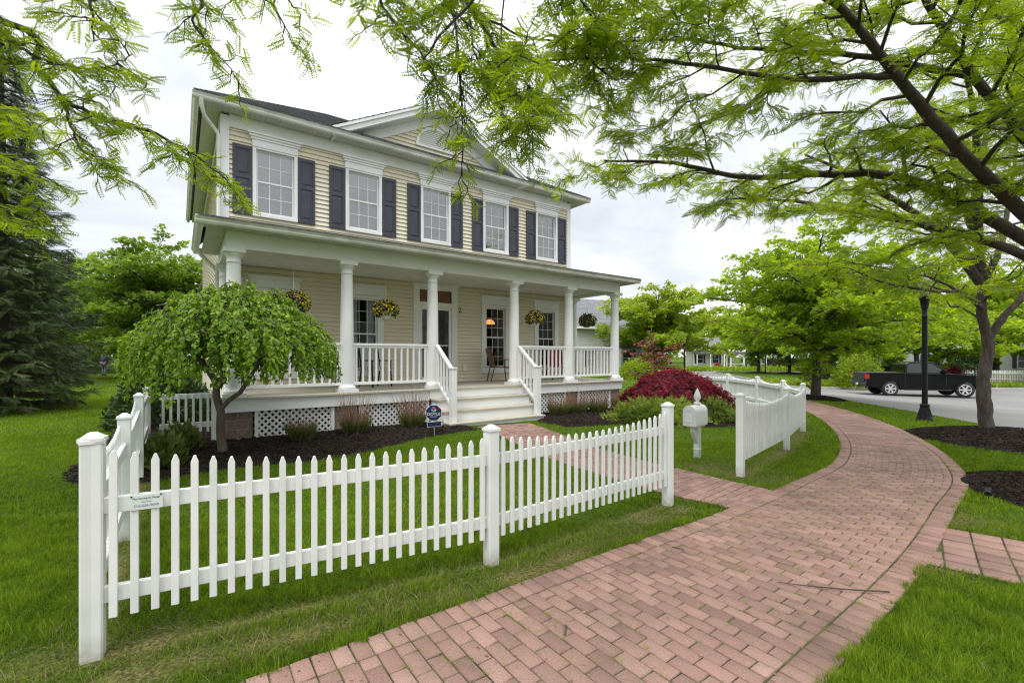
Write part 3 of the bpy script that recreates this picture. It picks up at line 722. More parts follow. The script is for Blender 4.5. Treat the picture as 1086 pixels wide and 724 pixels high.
roof = mb.build('roof', M['shingle'], house)
# front gable
GC, GW, GZ0, GZ1 = 5.85, 2.92, 7.09, 8.62
GP = 11.36
def gl(z): k = (GZ1 - .34 - z) / (GZ1 - GZ0); return (GC - (GW) * k, GC + GW * k)
gab = laps('gable_siding', 7.0, 8.30, [], 0, 0, clip=gl)
sl = Vector((GW, 0, GZ1 - GZ0)); ln = sl.length; ux = sl / ln; un = Vector((-ux.z, 0, ux.x))
for sg, nm in ((1, 'gable_rake'), (-1, 'gable_rake')):
    mb = H()
    def rake(p0, p1, dz0, dz1, ext=0.0):
        k = (GZ1 - GZ0) / GW; w = GW + ext
        top = [(GC - sg * w, GZ1 - k * w + dz1), (GC, GZ1 + dz1), (GC, GZ1 + dz0), (GC - sg * w, GZ1 - k * w + dz0)]
        mb.prism(top if sg > 0 else top[::-1], 'y', p0, p1)
    rake(GP, GP + .03, -.20, .0, -.02); rake(GP - .04, GP, -.065, .012, .0); rake(WP - .05, WP - .004, -.47, -.20, -.32); rake(GP + .03, WP, -.215, -.20, -.05)
    mb.build('gable_rake', M['white'], house, .003)
mb = H()
k = (GZ1 - GZ0) / GW; w = GW + .03; zb = GZ1 - k * w + .016; bp = 15.4
slope_courses(mb, (GC - w, bp, zb), (GC - w, GP - .05, zb), (GC, GP - .05, GZ1 + .016), (GC, bp, GZ1 + .016), 18)
slope_courses(mb, (GC + w, GP - .05, zb), (GC + w, bp, zb), (GC, bp, GZ1 + .016), (GC, GP - .05, GZ1 + .016), 18)
mb.build('gable_roof', M['shingle'], house)
# half-round gable vent
mb = H(); n = 24; vc, vz, vr = 5.85, 7.44, .62
arc = [(vc + vr * math.cos(math.pi * i / n), vz + .96 * vr * math.sin(math.pi * i / n)) for i in range(n + 1)]
arc2 = [(vc + (vr - .075) * math.cos(math.pi * i / n), vz + .04 + .96 * (vr - .115) * math.sin(math.pi * i / n)) for i in range(n + 1)]
for i in range(n):
    mb.prism([arc[i], arc[i + 1], arc2[i + 1], arc2[i]], 'y', WP - .06, WP - .01)
mb.box(vc - vr + .012, vc + vr - .012, WP - .062, WP - .01, vz - .02, vz + .04)
vent = mb.build('gable_vent', M['white'], house, .003)
mb = H(); z = vz + .06
while z < vz + .55:
    hw = (vr - .08) * math.sqrt(max(0, 1 - ((z - vz) / (vr * .93)) ** 2))
    mb.add([(vc - hw, WP - .045, z), (vc + hw, WP - .045, z), (vc + hw, WP - .022, z + .05), (vc - hw, WP - .022, z + .05)], [(0, 1, 2, 3)]); z += .052
mb.build('louvre', M['white'], vent)

# ------------------------------------------------------------------ windows and shutters
def window(sc, hw, z0, z1, cols, rows, upper, i):
    """glass opening sc-hw..sc+hw, z0..z1"""
    tw = .075 if upper else .16; f = WP - .05
    mb = H(); mb.box(sc - hw - tw, sc - hw, f, WP + .07, z0 - .02, z1 + tw * .5).box(sc + hw, sc + hw + tw, f, WP + .07, z0 - .02, z1 + tw * .5)
    mb.box(sc - hw - tw - (.0 if upper else .0), sc + hw + tw, f - .02, WP + .07, z0 - (.085 if upper else .19), z0 - .022)
    mb.box(sc - hw, sc + hw, f + .002, WP + .07, z1, z1 + tw * .5 - .001)
    if upper:
        mb.box(sc - hw - tw - .01, sc + hw + tw + .01, f - .012, WP + .01, z1 + .04, z1 + .20)
        mb.box(sc - hw - tw - .04, sc + hw + tw + .04, f - .035, WP, z1 + .201, z1 + .25).box(sc - hw - tw - .07, sc + hw + tw + .07, f - .06, WP, z1 + .251, z1 + .30)
        mb.box(sc - hw - tw - .10, sc + hw + tw + .10, f - .09, WP, z1 + .301, z1 + .345)
    else:
        mb.box(sc - hw - tw - .005, sc + hw + tw + .005, f - .01, WP + .01, z1 + .085, z1 + .27)
        mb.box(sc - hw - tw - .03, sc + hw + tw + .03, f - .03, WP, z1 + .271, z1 + .31).box(sc - hw - tw - .06, sc + hw + tw + .06, f - .055, WP, z1 + .311, z1 + .35)
    w = mb.build('window', M['white'], house, .004)
    zm = (z0 + z1) / 2; mb = H(); fr = .038                      # sashes
    for a, b, y in ((z0, zm + .02, WP + .002), (zm - .02, z1, WP + .03)):
        mb.box(sc - hw + .001, sc - hw + fr, y, y + .028, a, b).box(sc + hw - fr, sc + hw - .001, y, y + .028, a, b).box(sc - hw + fr, sc + hw - fr, y, y + .028, a, a + fr).box(sc - hw + fr, sc + hw - fr, y, y + .028, b - fr, b)
    mb.build('sash', M['white'], w, .003); mw = .0065 if upper else .0055
    mb = H()
    for a, b, y in ((z0 + fr, zm + .02 - fr, WP + .013), (zm - .02 + fr, z1 - fr, WP + .041)):
        for k in range(1, cols): x = sc - hw + fr + (2 * hw - 2 * fr) * k / cols; mb.box(x - mw, x + mw, y - .006, y + .006, a, b)
        for k in range(1, rows): z = a + (b - a) * k / rows; mb.box(sc - hw + fr, sc + hw - fr, y - .0055, y + .0055, z - mw, z + mw)
    mb.build('muntin', M['white'], w)
    mb = H()
    for a, b, y in ((z0 + fr, zm + .02 - fr, WP + .014), (zm - .02 + fr, z1 - fr, WP + .042)): mb.add([(sc - hw + fr, y, a), (sc + hw - fr, y, a), (sc + hw - fr, y, b), (sc - hw + fr, y, b)], [(0, 1, 2, 3)])
    mb.build('glass', M['glass_up' if upper else 'glass'], w)
    y = WP + (.55 if upper else 1.6)
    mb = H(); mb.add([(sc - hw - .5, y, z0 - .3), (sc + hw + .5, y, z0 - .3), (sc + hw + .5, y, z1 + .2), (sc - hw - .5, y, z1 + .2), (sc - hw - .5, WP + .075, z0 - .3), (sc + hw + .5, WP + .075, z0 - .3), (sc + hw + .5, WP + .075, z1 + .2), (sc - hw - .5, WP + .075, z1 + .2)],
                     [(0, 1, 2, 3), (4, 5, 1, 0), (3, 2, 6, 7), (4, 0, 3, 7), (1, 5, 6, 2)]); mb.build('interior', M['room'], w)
    if upper:
        zb = z0 + (.02, .02, .03, .55, .35)[i]
        H().box(sc - hw + .01, sc + hw - .01, WP + .085, WP + .09, zb, z1 - .02).build('blind', M['blind'], w)
        mb = H(); n = 30                                        # sheer curtain, in folds
        xs_ = [sc - hw + (2 * hw) * k / n for k in range(n + 1)]
        vs = []
        for x in xs_: dd = .02 * math.sin(x * 55); vs += [(x, WP + .16 + dd, z0), (x, WP + .16 + dd, z1)]
        mb.add(vs, [(2 * k, 2 * k + 2, 2 * k + 3, 2 * k + 1) for k in range(n)], True); mb.build('curtain', M['curtain'], w)
    elif i in (0, 1):
        mb = H(); vs = []; n = 14
        for side in (0, 1):
            for k in range(n + 1):
                x = (sc - hw + .02 + .22 * k / n) if side == 0 else (sc + hw - .02 - .22 * k / n); dd = .015 * math.sin(k * 1.9); vs += [(x, WP + .14 + dd, z0), (x, WP + .14 + dd, z1)]
            b = len(vs) - 2 * (n + 1); mb.add(vs[b:], [(2 * k, 2 * k + 2, 2 * k + 3, 2 * k + 1) for k in range(n)], True)
        mb.build('curtain', M['curtain'], w)
    return w
for i, s in enumerate(WIN_S):
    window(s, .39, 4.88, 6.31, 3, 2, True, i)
    for sg in (-1, 1):
        a = s + sg * .66; mb = H(); hw = .19; z0, z1 = 4.80, 6.33; st = .055
        mb.box(a - hw, a - hw + st, WP - .055, WP - .018, z0, z1).box(a + hw - st, a + hw, WP - .055, WP - .018, z0, z1)
        for q0, q1 in ((z0, z0 + .09), (z0 + .80, z0 + .88), (z1 - .08, z1)): mb.box(a - hw + st - .003, a + hw - st + .003, WP - .0545, WP - .0185, q0, q1)
        for q0, q1 in ((z0 + .09, z0 + .80), (z0 + .88, z1 - .08)):
            mb.box(a - hw + st - .003, a + hw - st + .003, WP - .036, WP - .0188, q0 - .003, q1 + .003)
            x0, x1 = a - hw + st + .03, a + hw - st - .03; y0, y1 = WP - .048, WP - .034; e = .025
            mb.add([(x0 - .0, y1, q0 + .03), (x1, y1, q0 + .03), (x1, y1, q1 - .03), (x0, y1, q1 - .03), (x0 + e, y0, q0 + .03 + e), (x1 - e, y0, q0 + .03 + e), (x1 - e, y0, q1 - .03 - e), (x0 + e, y0, q1 - .03 - e)],
                   [(0, 1, 5, 4), (1, 2, 6, 5), (2, 3, 7, 6), (3, 0, 4, 7), (4, 5, 6, 7)])
        mb.build('shutter', M['shutter'], house, .003)
for i, s in enumerate(WIN_S):
    if i == 2: continue
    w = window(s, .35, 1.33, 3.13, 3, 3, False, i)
    if i == 3:
        H().lathe([(.03, .16), (.10, .13), (.17, .05), (.18, 0), (.16, .0)], (s + .50, WP + 1.1, 2.72), 18).build('pendant_lamp', M['warm'], w)
    mb = H(); mb.box(s + .05, s + .25, WP + .9, WP + 1.1, 1.2, 1.95).box(s - .3, s - .05, WP + 1.0, WP + 1.2, 1.2, 1.8); mb.build('furniture', M['greycloth'], w)
# front door with transom and wide white surround
ds = 5.84
mb = H(); f = WP - .05
mb.box(ds - .68, ds - .50, f, WP + .02, .925, 3.64).box(ds + .50, ds + .68, f, WP + .02, .925, 3.64).box(ds - .499, ds + .499, f + .004, WP + .05, 3.50, 3.64).box(ds - .499, ds + .499, f + .004, WP + .05, 3.06, 3.16)
mb.box(ds - .74, ds + .74, f - .03, WP + .01, 3.641, 3.676)
sur = mb.build('door_surround', M['white'], house, .004)
mb = H(); mb.box(ds - .49, ds - .02, WP + .03, WP + .04, 3.165, 3.495).box(ds + .02, ds + .49, WP + .03, WP + .04, 3.165, 3.495); mb.build('transom_pane', M['transom'], sur)
mb = H(); mb.box(ds - .025, ds + .025, WP - .01, WP + .03, 3.162, 3.498); mb.build('transom_bar', M['white'], sur)
mb = H(); y0, y1 = WP - .02, WP + .02
mb.box(ds - .498, ds - .41, y0, y1, .94, 3.058).box(ds + .41, ds + .498, y0, y1, .94, 3.058).box(ds - .4095, ds + .4095, y0, y1, 2.95, 3.058).box(ds - .4095, ds + .4095, y0, y1, .94, 1.08).box(ds - .4095, ds + .4095, y0 + .004, y1, 1.945, 1.975)
door = mb.build('front_door', M['white'], house, .004)
H().box(ds - .42, ds + .42, WP + .022, WP + .03, 1.0, 3.0).build('door_panel', M['door_dark'], door)
mb = H(); mb.add([(ds - .41, WP + .004, 1.08), (ds + .41, WP + .004, 1.08), (ds + .41, WP + .004, 2.95), (ds - .41, WP + .004, 2.95)], [(0, 1, 2, 3)]); mb.build('glass', M['glass'], door)
mb = H(); mb.box(ds - .455, ds - .415, WP - .03, WP - .02, 1.80, 2.06).tube([(ds - .435, WP - .02, 1.88), (ds - .435, WP - .07, 1.90), (ds - .435, WP - .07, 1.98), (ds - .435, WP - .02, 2.0)], .012, 6); mb.build('handle', M['brass'], door)
def text(body, size, name, m, parent, loc, rot, ex=.002, align='CENTER', sx=1):
    cu = bpy.data.curves.new(name, 'FONT'); cu.body = body; cu.size = size; cu.extrude = ex; cu.align_x = align; cu.align_y = 'CENTER'
    tmp = bpy.data.objects.new('tmp', cu); COL.objects.link(tmp); bpy.context.view_layer.update()
    me = bpy.data.meshes.new_from_object(tmp.evaluated_get(bpy.context.evaluated_depsgraph_get()))
    bpy.data.objects.remove(tmp); bpy.data.curves.remove(cu); me.materials.clear(); me.materials.append(m)
    o = bpy.data.objects.new(name, me); COL.objects.link(o); o.parent = parent; o.location = loc; o.rotation_euler = rot; o.scale = (sx, 1, 1); return o
text('2', .20, 'house_number', M['black'], house, (ds + .77 - S0, -.028, 2.99), (R(90), 0, 0), .004)
H().box(ds + .86, ds + 1.0, WP - .06, WP - .02, 1.22, 1.42).build('outlet_cover', M['gutter'], house, .006)

# ------------------------------------------------------------------ porch
PZ = .925; CP = 9.75
H().box(.52, 11.10, 9.54, WP - .02, .885, PZ).build('porch_deck', M['deck'], house, .004)
for q in ((.56, 4.60, 9.585, 9.62), (7.28, 11.06, 9.585, 9.62), (.56, .595, 9.621, WP), (11.025, 11.06, 9.621, WP)): H().box(*q, .66, .884).build('fascia', M['white'], house, .003)
for a, b in ((.62, 1.09), (2.55, 3.0), (4.62, 4.95), (6.95, 7.26), (8.8, 9.22), (10.62, 11.02)):
    H().box(a, b, 9.66, 10.05, -.1, .66).build('stone_pier', M['stone'], house)
H().box(.64, 10.98, 10.4, 10.45, -.1, .86).build('crawlspace_shade_sheet', M['room'], house)  # dark sheet behind the lattice, its colour standing in for underfloor shade
def lattice(a, b, z0=.10, z1=.655):
    fr = H(); fr.box(a, a + .06, 9.625, 9.65, z0, z1).box(b - .06, b, 9.625, 9.65, z0, z1)
    for sg in (1, -1):
        c = -2.0
        y = 9.655 + (.008 if sg > 0 else 0)
        while c < (b - a) + 2.0:
            # line s = a + c + sg*(z - z0)
            pts = []
            za, zb = z0, z1
            sa, sb = a + c + sg * 0, a + c + sg * (z1 - z0)
            lo, hi = min(sa, sb), max(sa, sb)
            if hi > a + .02 and lo < b - .02:
                def clipz(s): return z0 + (s - a - c) / sg
                if sg > 0: za = max(z0, clipz(a)); zb = min(z1, clipz(b))
                else: za = max(z0, clipz(b)); zb = min(z1, clipz(a))
                if zb - za > .03: fr.bar((a + c + sg * (za - z0), y, za), (a + c + sg * (zb - z0), y, zb), .008, .038, (0, 1, 0) if False else (sg * -1, 0, 1))
            c += .118
    return fr.build('lattice_panel', M['white'], house)
lattice(1.12, 2.53); lattice(3.02, 4.60); lattice(7.29, 8.78); lattice(9.24, 10.60)
# steps
mb = H(); tr = H()
for i in range(3):
    zt = .235 + .23 * i; pn = 8.67 + .29 * i; w = .12 * (2 - i) * 0
    tr.box(4.62, 7.25, pn, pn + .33, zt - .035, zt)
    mb.box(4.65, 7.22, pn + .03, 9.60, (zt - .23 if i else -.05), zt - .036)
st = mb.build('porch_steps', M['white'], house, .003); tr.build('tread', M['deck'], st, .005)
H().box(4.601, 7.279, 9.565, 9.60, .70, .884).build('fascia', M['white'], house)
# columns
def column(s, p, half=False):
    mb = MB()
    mb.box(-.185, .185, -.185, .185, 0, .065).lathe([(.17, .066), (.178, .09), (.17, .115), (.15, .125), (.142, .15), (.136, .17)], n=28)
    mb.lathe([(.136, .17), (.135, .9), (.128, 1.7), (.113, 2.40), (.113, 2.42), (.124, 2.425), (.124, 2.445), (.113, 2.45), (.113, 2.52), (.13, 2.54), (.155, 2.58), (.16, 2.60)], n=32)
    mb.box(-.175, .175, -.175, .175, 2.601, 2.676)
    o = mb.build('column', M['white'], house); o.location = (s - S0, p - P0, PZ + .001); return o
COLS = [.80, 2.81, 4.75, 7.08, 9.0, 10.92]
c0 = None
for s in COLS:
    if c0 is None: c0 = column(s, CP)
    else: c = c0.copy(); COL.objects.link(c); c.location = (s - S0, CP - P0, PZ + .001)
for s in (.80, 10.92): c = c0.copy(); COL.objects.link(c); c.location = (s - S0, 11.60 - P0, PZ + .001)
# beams, ceiling, porch roof
BZ = 3.602
mb = H(); mb.box(.68, 11.04, 9.63, 9.87, BZ, 3.925).box(.68, .92, 9.871, WP - .02, BZ + .001, 3.925).box(10.80, 11.04, 9.871, WP - .02, BZ + .001, 3.925)
mb.build('porch_beam', M['white'], house, .004)
H().box(.921, 10.799, 9.872, WP - .02, 3.68, 3.72).build('porch_ceiling', M['ceiling'], house)
GPp, GLs, GRs = 9.20, .30, 11.40
H().box(GLs + .02, GRs - .02, GPp + .09, 9.629, 3.905, 3.92).build('porch_soffit', M['soffit'], house)
for q in ((GLs + .08, .679), (11.041, GRs - .08)): H().box(*q, 9.63, WP + .4, 3.905, 3.92).build('porch_soffit', M['soffit_side'], house)
mb = H(); gutter(mb, GLs - .09, GRs + .09, 's', 3.885, (GPp + .1,)); gutter(mb, GPp + .1, WP + .4, 'p', 3.885, (GLs + .03, -1)); gutter(mb, GPp + .1, WP, 'p', 3.885, (GRs - .03, 1))
mb.build('gutter', M['gutter'], house)
a, b = (GLs - .05, GPp - .04, 3.995), (GRs + .05, GPp - .04, 3.995)
mb = H(); top = 4.50
slope_courses(mb, a, b, (SR + .0, WP, top), (SL, WP, top), 20)
slope_courses(mb, (GLs - .05, WP + .5, 3.995), a, (SL, WP, top), (SL, WP + .5, top), 20); slope_courses(mb, b, (GRs + .05, WP, 3.995), (SR, WP, top), (SR, WP, top), 20)
mb.build('porch_roof', M['shingle'], house)
# recessed ceiling lights
for s in (5.0, 8.1): H().lathe([(.07, 0), (.09, -.012), (.09, -.02)], (s, 10.7, 3.679), 16).build('ceiling_light', M['gutter'], house)
# railings
def railing(a, b, name='porch_railing'):
    """a, b: (s, p, z of the floor)"""
    A = Vector(a); B = Vector(b); d = B - A; mb = H()
    up = Vector((0, 0, 1))
    mb.bar(A + up * .985, B + up * .985, .085, .05); mb.bar(A + up * .935, B + up * .935, .05, .045); mb.bar(A + up * .17, B + up * .17, .055, .06)
    for q in (A + (B - A).normalized() * .02, B - (B - A).normalized() * .02): mb.bar(q + up * .14, q + up * .98, .04, .04, (1, 0, 0))
    r = mb.build(name, M['white'], house, .004)
    hl = math.hypot(d.x, d.y); n = max(2, round(hl / .143)); first = None
    for k in range(n):
        q = A + d * ((k + .5) / n)
        if first is None:
            m2 = MB(); m2.box(-.019, .019, -.019, .019, -.365, .365); first = m2.build('baluster', M['white'], r)
            o = first
        else: o = first.copy(); COL.objects.link(o)
        o.location = (q.x - S0, q.y - P0, q.z + .56)
    return r
for i in (0, 1, 3, 4): railing((COLS[i] + .12, CP, PZ), (COLS[i + 1] - .12, CP, PZ))
railing((.80, CP + .13, PZ), (.80, 11.45, PZ)); railing((10.92, CP + .13, PZ), (10.92, 11.45, PZ))
for s, col in ((4.80, 4.75), (7.14, 7.08)):
    mb = H(); mb.box(s - .065, s + .065, 8.79, 8.92, .236, 1.385).box(s - .08, s + .08, 8.775, 8.935, 1.386, 1.42); mb.build('newel', M['white'], house, .005)
    railing((s, CP - .13, PZ), (s, 8.92, .40), 'stair_railing')

# ------------------------------------------------------------------ hanging baskets
FL = np.array([(0, 0, 0), (.5, .35, .12), (0, 1, .05), (-.5, .35, .12)], float); FLF = np.array([(0, 1, 2, 3)])
def basket(s, p, zc, label, w=.24, yellow=900, dark=False):
    x, y = W(s, p); t = thing('hanging_basket', (x, y, zc - .2), HROT, label, 'flower basket', 'flower baskets hanging along the porch')
    mb = MB(); mb.lathe([(.05, -.02), (.10, .0), (.135, .13), (.145, .145), (.135, .15)], (0, 0, .02), 18); mb.build('pot', M['white' if not dark else 'brownwood'], t)
    mb = MB(); hk = 3.68 - (zc - .2)
    for k in range(3): a = 2.09 * k; mb.tube([(.13 * math.cos(a), .13 * math.sin(a), .17), (.01 * math.cos(a), .01 * math.sin(a), .52)], .004, 5)
    mb.tube([(0, 0, .50), (.012, 0, .55), (.0, 0, .60), (0, 0, .62)], .009, 6); mb.tube([(0, 0, .60), (0, 0, hk)], .003, 5); mb.build('hanger', M['gutter'], t)
    def dome(n, r0, r1, lowest):
        a = rng.uniform(0, 6.283, n); e = rng.uniform(lowest, 1.4, n); r = rng.uniform(r0, r1, n) * w * (1 + .15 * np.sin(3 * a + s))
        d = np.stack([np.cos(a) * np.cos(e), np.sin(a) * np.cos(e), np.sin(e) * .75], 1); pos = d * r[:, None] + np.array([0, 0, .2]); return pos, d
    pos, d = dome(1500, .35, 1.05, -.9); ax = d + rng.normal(0, .6, d.shape) + np.array([0, 0, -.25])
    V, F = instance(FL, FLF, pos, ax, rng.normal(0, 1, d.shape), rng.uniform(.03, .055, len(pos))); np_mesh('foliage', V, F, M['darkleaf'], t, tone=np.repeat(rng.random(len(pos)), 4))
    for nm, n, m in (('yellow_flower', yellow, 'petal_y'), ('purple_flower', 500, 'petal_p')):
        pos, d = dome(n, .85, 1.12, -.7)
        if nm == 'purple_flower': k = (np.sin(pos[:, 0] * 14 + s) > .0); pos, d = pos[k], d[k]
        V, F = instance(FL - np.array([0, .5, 0]), FLF, pos, rng.normal(0, 1, d.shape), d + rng.normal(0, .35, d.shape), rng.uniform(.025, .042, len(pos))); tag(np_mesh(nm, V, F, M[m], t), kind='stuff')
basket(1.84, 9.98, 2.72, 'yellow flower basket hanging above the crown of the weeping tree', .27, 700)
basket(3.72, 9.98, 2.69, 'white pot of yellow pansies hanging between the weeping tree and the front door', .25, 520)
basket(7.98, 9.98, 2.70, 'white pot of yellow pansies hanging in front of the window right of the steps', .25, 480)
basket(9.95, 9.98, 2.72, 'darker basket with few flowers hanging in the last porch bay on the right', .25, 160, True)

# ------------------------------------------------------------------ porch chairs
def chair(s, p, rz, fm, cm, label):
    x, y = W(s, p); t = thing('porch_chair', (x, y, PZ + .001), HROT + rz, label, 'chair')
    for sx in (-.26, .26):
        MB().tube([(sx, -.28, 0), (sx, -.24, .42), (sx, -.24, .62)], .018, 8).build('leg', fm, t); MB().tube([(sx, .30, 0), (sx, .20, .42), (sx, .30, .95)], .018, 8).build('leg', fm, t)
        MB().bar((sx, -.27, .63), (sx, .24, .63), .05, .025).build('arm', fm, t, .006)
    mb = MB(); mb.obox((0, -.02, .42), (1, 0, 0), (0, 1, .06), (0, -.06, 1), .25, .25, .02); mb.build('seat', cm, t, .01)
    MB().obox((0, .27, .70), (1, 0, 0), (0, .30, 1), (0, -1, .30), .25, .27, .022).build('backrest', cm, t, .012)
chair(7.62, 11.25, R(70), M['brownwood'], M['brownwood'], 'brown slung wooden porch chair at the wall beside the steps')
chair(9.75, 11.1, R(-20), M['black'], M['redcloth'], 'porch chair with red cushions behind the right-hand railing')
chair(3.85, 11.0, R(15), M['black'], M['greycloth'], 'black metal porch chair with pale grey cushions left of the front door')
# ------------------------------------------------------------------ picket fences
def fence_post(mb, cap, x, y, z0, z1, rz, w=.048):
    c, s = math.cos(rz), math.sin(rz); ax, ay = (c, s, 0), (-s, c, 0)
    mb.obox((x, y, (z0 + z1) / 2), ax, ay, (0, 0, 1), w, w, (z1 - z0) / 2)
    cap.obox((x, y, z1 + .012), ax, ay, (0, 0, 1), w + .007, w + .007, .012)
    q = [(x + ax[0] * i + ay[0] * j, y + ax[1] * i + ay[1] * j, z1 + .0245) for i, j in ((-w, -w), (w, -w), (w, w), (-w, w))]
    r = w * .35; q2 = [(x + ax[0] * i + ay[0] * j, y + ax[1] * i + ay[1] * j, z1 + .052) for i, j in ((-r, -r), (r, -r), (r, r), (-r, r))]
    cap.add(q + q2, [(0, 1, 5, 4), (1, 2, 6, 5), (2, 3, 7, 6), (3, 0, 4, 7), (4, 5, 6, 7)])
def picket_fence(pts, tops, label, group=None, side=-1, pitch=.093, scallop=.09, botz=.22, rails=(.345, .84), sub='vinyl', pw=.038, gapw=None, posts=None, pkdrop=.04):
    """pts: ground positions of the posts; tops: height of each post; pickets on one face of the rails"""
    x0, y0 = pts[0]; t = thing('picket_fence', (x0, y0, G(x0, y0)), 0, label, 'fence', group); o3 = (x0, y0, G(x0, y0))
    for i, (x, y) in enumerate(pts):
        j = min(i, len(pts) - 2); rz = math.atan2(pts[j + 1][1] - pts[j][1], pts[j + 1][0] - pts[j][0])
        if posts and not posts[i]: continue
        mb = MB(o3); cp = MB(o3); z = G(x, y); fence_post(mb, cp, x, y, z - .2, z + tops[i], rz); p = mb.build('post', M[sub], t, .006); cp.build('cap', M[sub], p, .003)
    for i in range(len(pts) - 1):
        a = Vector((*pts[i], 0)); b = Vector((*pts[i + 1], 0)); d = (b - a); ln = d.length; u = d / ln; nrm = Vector((u.y, -u.x, 0)) * (-side)
        za, zb = G(*pts[i]), G(*pts[i + 1])
        A = a + u * .048; B = b - u * .048
        for rh in rails:
            MB(o3).bar((A.x, A.y, za + rh), (B.x, B.y, zb + rh), .038, .09).build('rail', M[sub], t, .004)
        n = max(1, round((ln - .096) / pitch))
        for k in range(n):
            f = (k + .5) / n; q = A.lerp(B, f) + nrm * .031; gz = za + (zb - za) * f
            th = (tops[i] - pkdrop) + (tops[i + 1] - tops[i]) * f - scallop * math.sin(math.pi * f) ** .8
            z0, z1 = gz + botz, gz + th; mb = MB(o3); hw, ht = pw / 2, .0105
            def P(e, w_, z): v = q + u * e + nrm * w_; return (v.x, v.y, z)
            tip = .038
            prof = [(-hw, z0), (hw, z0), (hw, z1 - tip), (.006, z1), (-.006, z1), (-hw, z1 - tip)]
            vs = [P(e, -ht, z) for e, z in prof] + [P(e, ht, z) for e, z in prof]; m_ = len(prof)
            fs = [tuple(range(m_)), tuple(range(2 * m_ - 1, m_ - 1, -1))] + [(r, m_ + r, m_ + (r + 1) % m_, (r + 1) % m_) for r in range(m_)]
            mb.add(vs, fs if side < 0 else [f_[::-1] for f_ in fs]); mb.build('picket', M[sub], t, .003)
    return t, o3
front, fo = picket_fence([P1, PM, PR], [1.20, 1.07, 1.10], 'white picket fence along the front lawn with a small company sign at its left end', side=-1)
u = Vector((PM[0] - P1[0], PM[1] - P1[1], 0)).normalized(); nn = Vector((u.y, -u.x, 0)); c = Vector((*P1, 0)) + u * .245 + nn * .047
sg = MB(fo); sg.obox((c.x, c.y, .845), u, nn, (0, 0, 1), .075, .0025, .042); M['plate'] = plain('pale_green_plate', (.62, .68, .62), (.55, .62, .56), .4, 20)
M['ink'] = plain('blue_black_ink', (.03, .05, .09), None, .6, 20); M['ink2'] = plain('green_ink', (.03, .14, .10), None, .6, 20); M['inkf'] = plain('faded_ink', (.18, .22, .32), None, .6, 20)
plate = sg.build('sign_plate', M['plate'], front, .001)
rz = math.atan2(u.y, u.x)
for body, dz, size, m in (('Fine Fencing by Design', .022, .0135, 'ink2'), ('Vinyl & Wood', .002, .008, 'inkf'), ('716-624-9040', -.020, .0205, 'inkf')):
    q = c + nn * .0032; text(body, size, 'lettering', M[m], plate, (q.x - fo[0], q.y - fo[1], .845 + dz - fo[2]), (R(90), 0, rz), .0006)
mb = MB(fo)
for e in (-.067, .067): q = c + u * e + nn * .0035; mb.obox((q.x, q.y, .88), u, nn, (0, 0, 1), .004, .001, .004)
mb.build('screw', M['black'], plate)
picket_fence(SFEN, [1.19, 1.10, 1.05, .99], 'white picket fence running back along the left lawn, its tops dipping between posts', side=1, scallop=.10)
picket_fence([(-5.90, 7.66), (-5.22, 8.12)], [.95, .90], 'short low white picket fence panel between the left fence and the porch corner', side=-1, scallop=.0, pitch=.1, posts=(False, True))
picket_fence([F0, F1, F2], [1.11, 1.06, 1.03], 'white close-set picket fence with dipping tops beside the mailbox', side=-1, scallop=.11, pitch=.082, pw=.05)
picket_fence([(6.46, 10.36), (6.98, 11.9), (7.22, 13.6), (7.15, 15.3), (6.7, 17.0), (5.9, 18.5)], [.98, 1.0, 1.0, 1.0, 1.0, 1.0], 'white scalloped fence curving back behind the red maple toward the street', side=-1, scallop=.10, pkdrop=.0, pitch=.085, pw=.062, botz=.1, posts=(False, 1, 1, 1, 1, 1))

# ------------------------------------------------------------------ mailbox
mx_, my_ = 3.03, 7.56
t = thing('mailbox', (mx_, my_, G(mx_, my_)), R(-140), 'white mailbox with a pointed finial on a white post in the lawn', 'mailbox'); t.scale = (1.0, 1.0, 1.0)
mb = MB(); mb.box(-.045, .045, -.045, .045, -.2, .525); mb.box(-.052, .052, -.052, .052, .14, .16); mb.build('post', M['vinyl'], t, .006)
mb = MB(); mb.prism([(.046, .24), (.046, .34), (.18, .52), (.18, .45)], 'y', -.03, .03); mb.box(-.12, .22, -.08, .08, .526, .550); mb.build('bracket', M['vinyl'], t, .004)
prof = [(-.105, .551), (.105, .551), (.105, .77)] + [(.105 * math.cos(a), .77 + .105 * math.sin(a)) for a in np.linspace(.15, 3.0, 14)] + [(-.105, .77)]
mb = MB(); mb.prism(prof, 'x', -.14, .24); box = mb.build('box', M['vinyl'], t, .008)
mb = MB(); pr2 = [(y * 1.04, .545 + (z - .551) * 1.03) for y, z in prof]; mb.prism(pr2, 'x', .241, .262); dr = mb.build('door', M['vinyl'], box, .004)
MB().box(.263, .278, -.02, .02, .80, .83).build('handle', M['vinyl'], dr, .003); MB().box(.2625, .267, -.06, .06, .61, .74).build('door_panel', M['vinyl'], dr, .002)
mb = MB(); mb.box(.05, .075, -.117, -.106, .63, .80); mb.box(.05, .11, -.117, -.106, .76, .801); mb.build('flag', M['plate'], box)
MB().lathe([(.03, .87), (.055, .89), (.055, .91), (.03, .92), (.026, .935), (.05, .97), (.058, 1.0), (.045, 1.05), (.02, 1.11), (.004, 1.145)], n=18).build('finial', M['vinyl'], t)

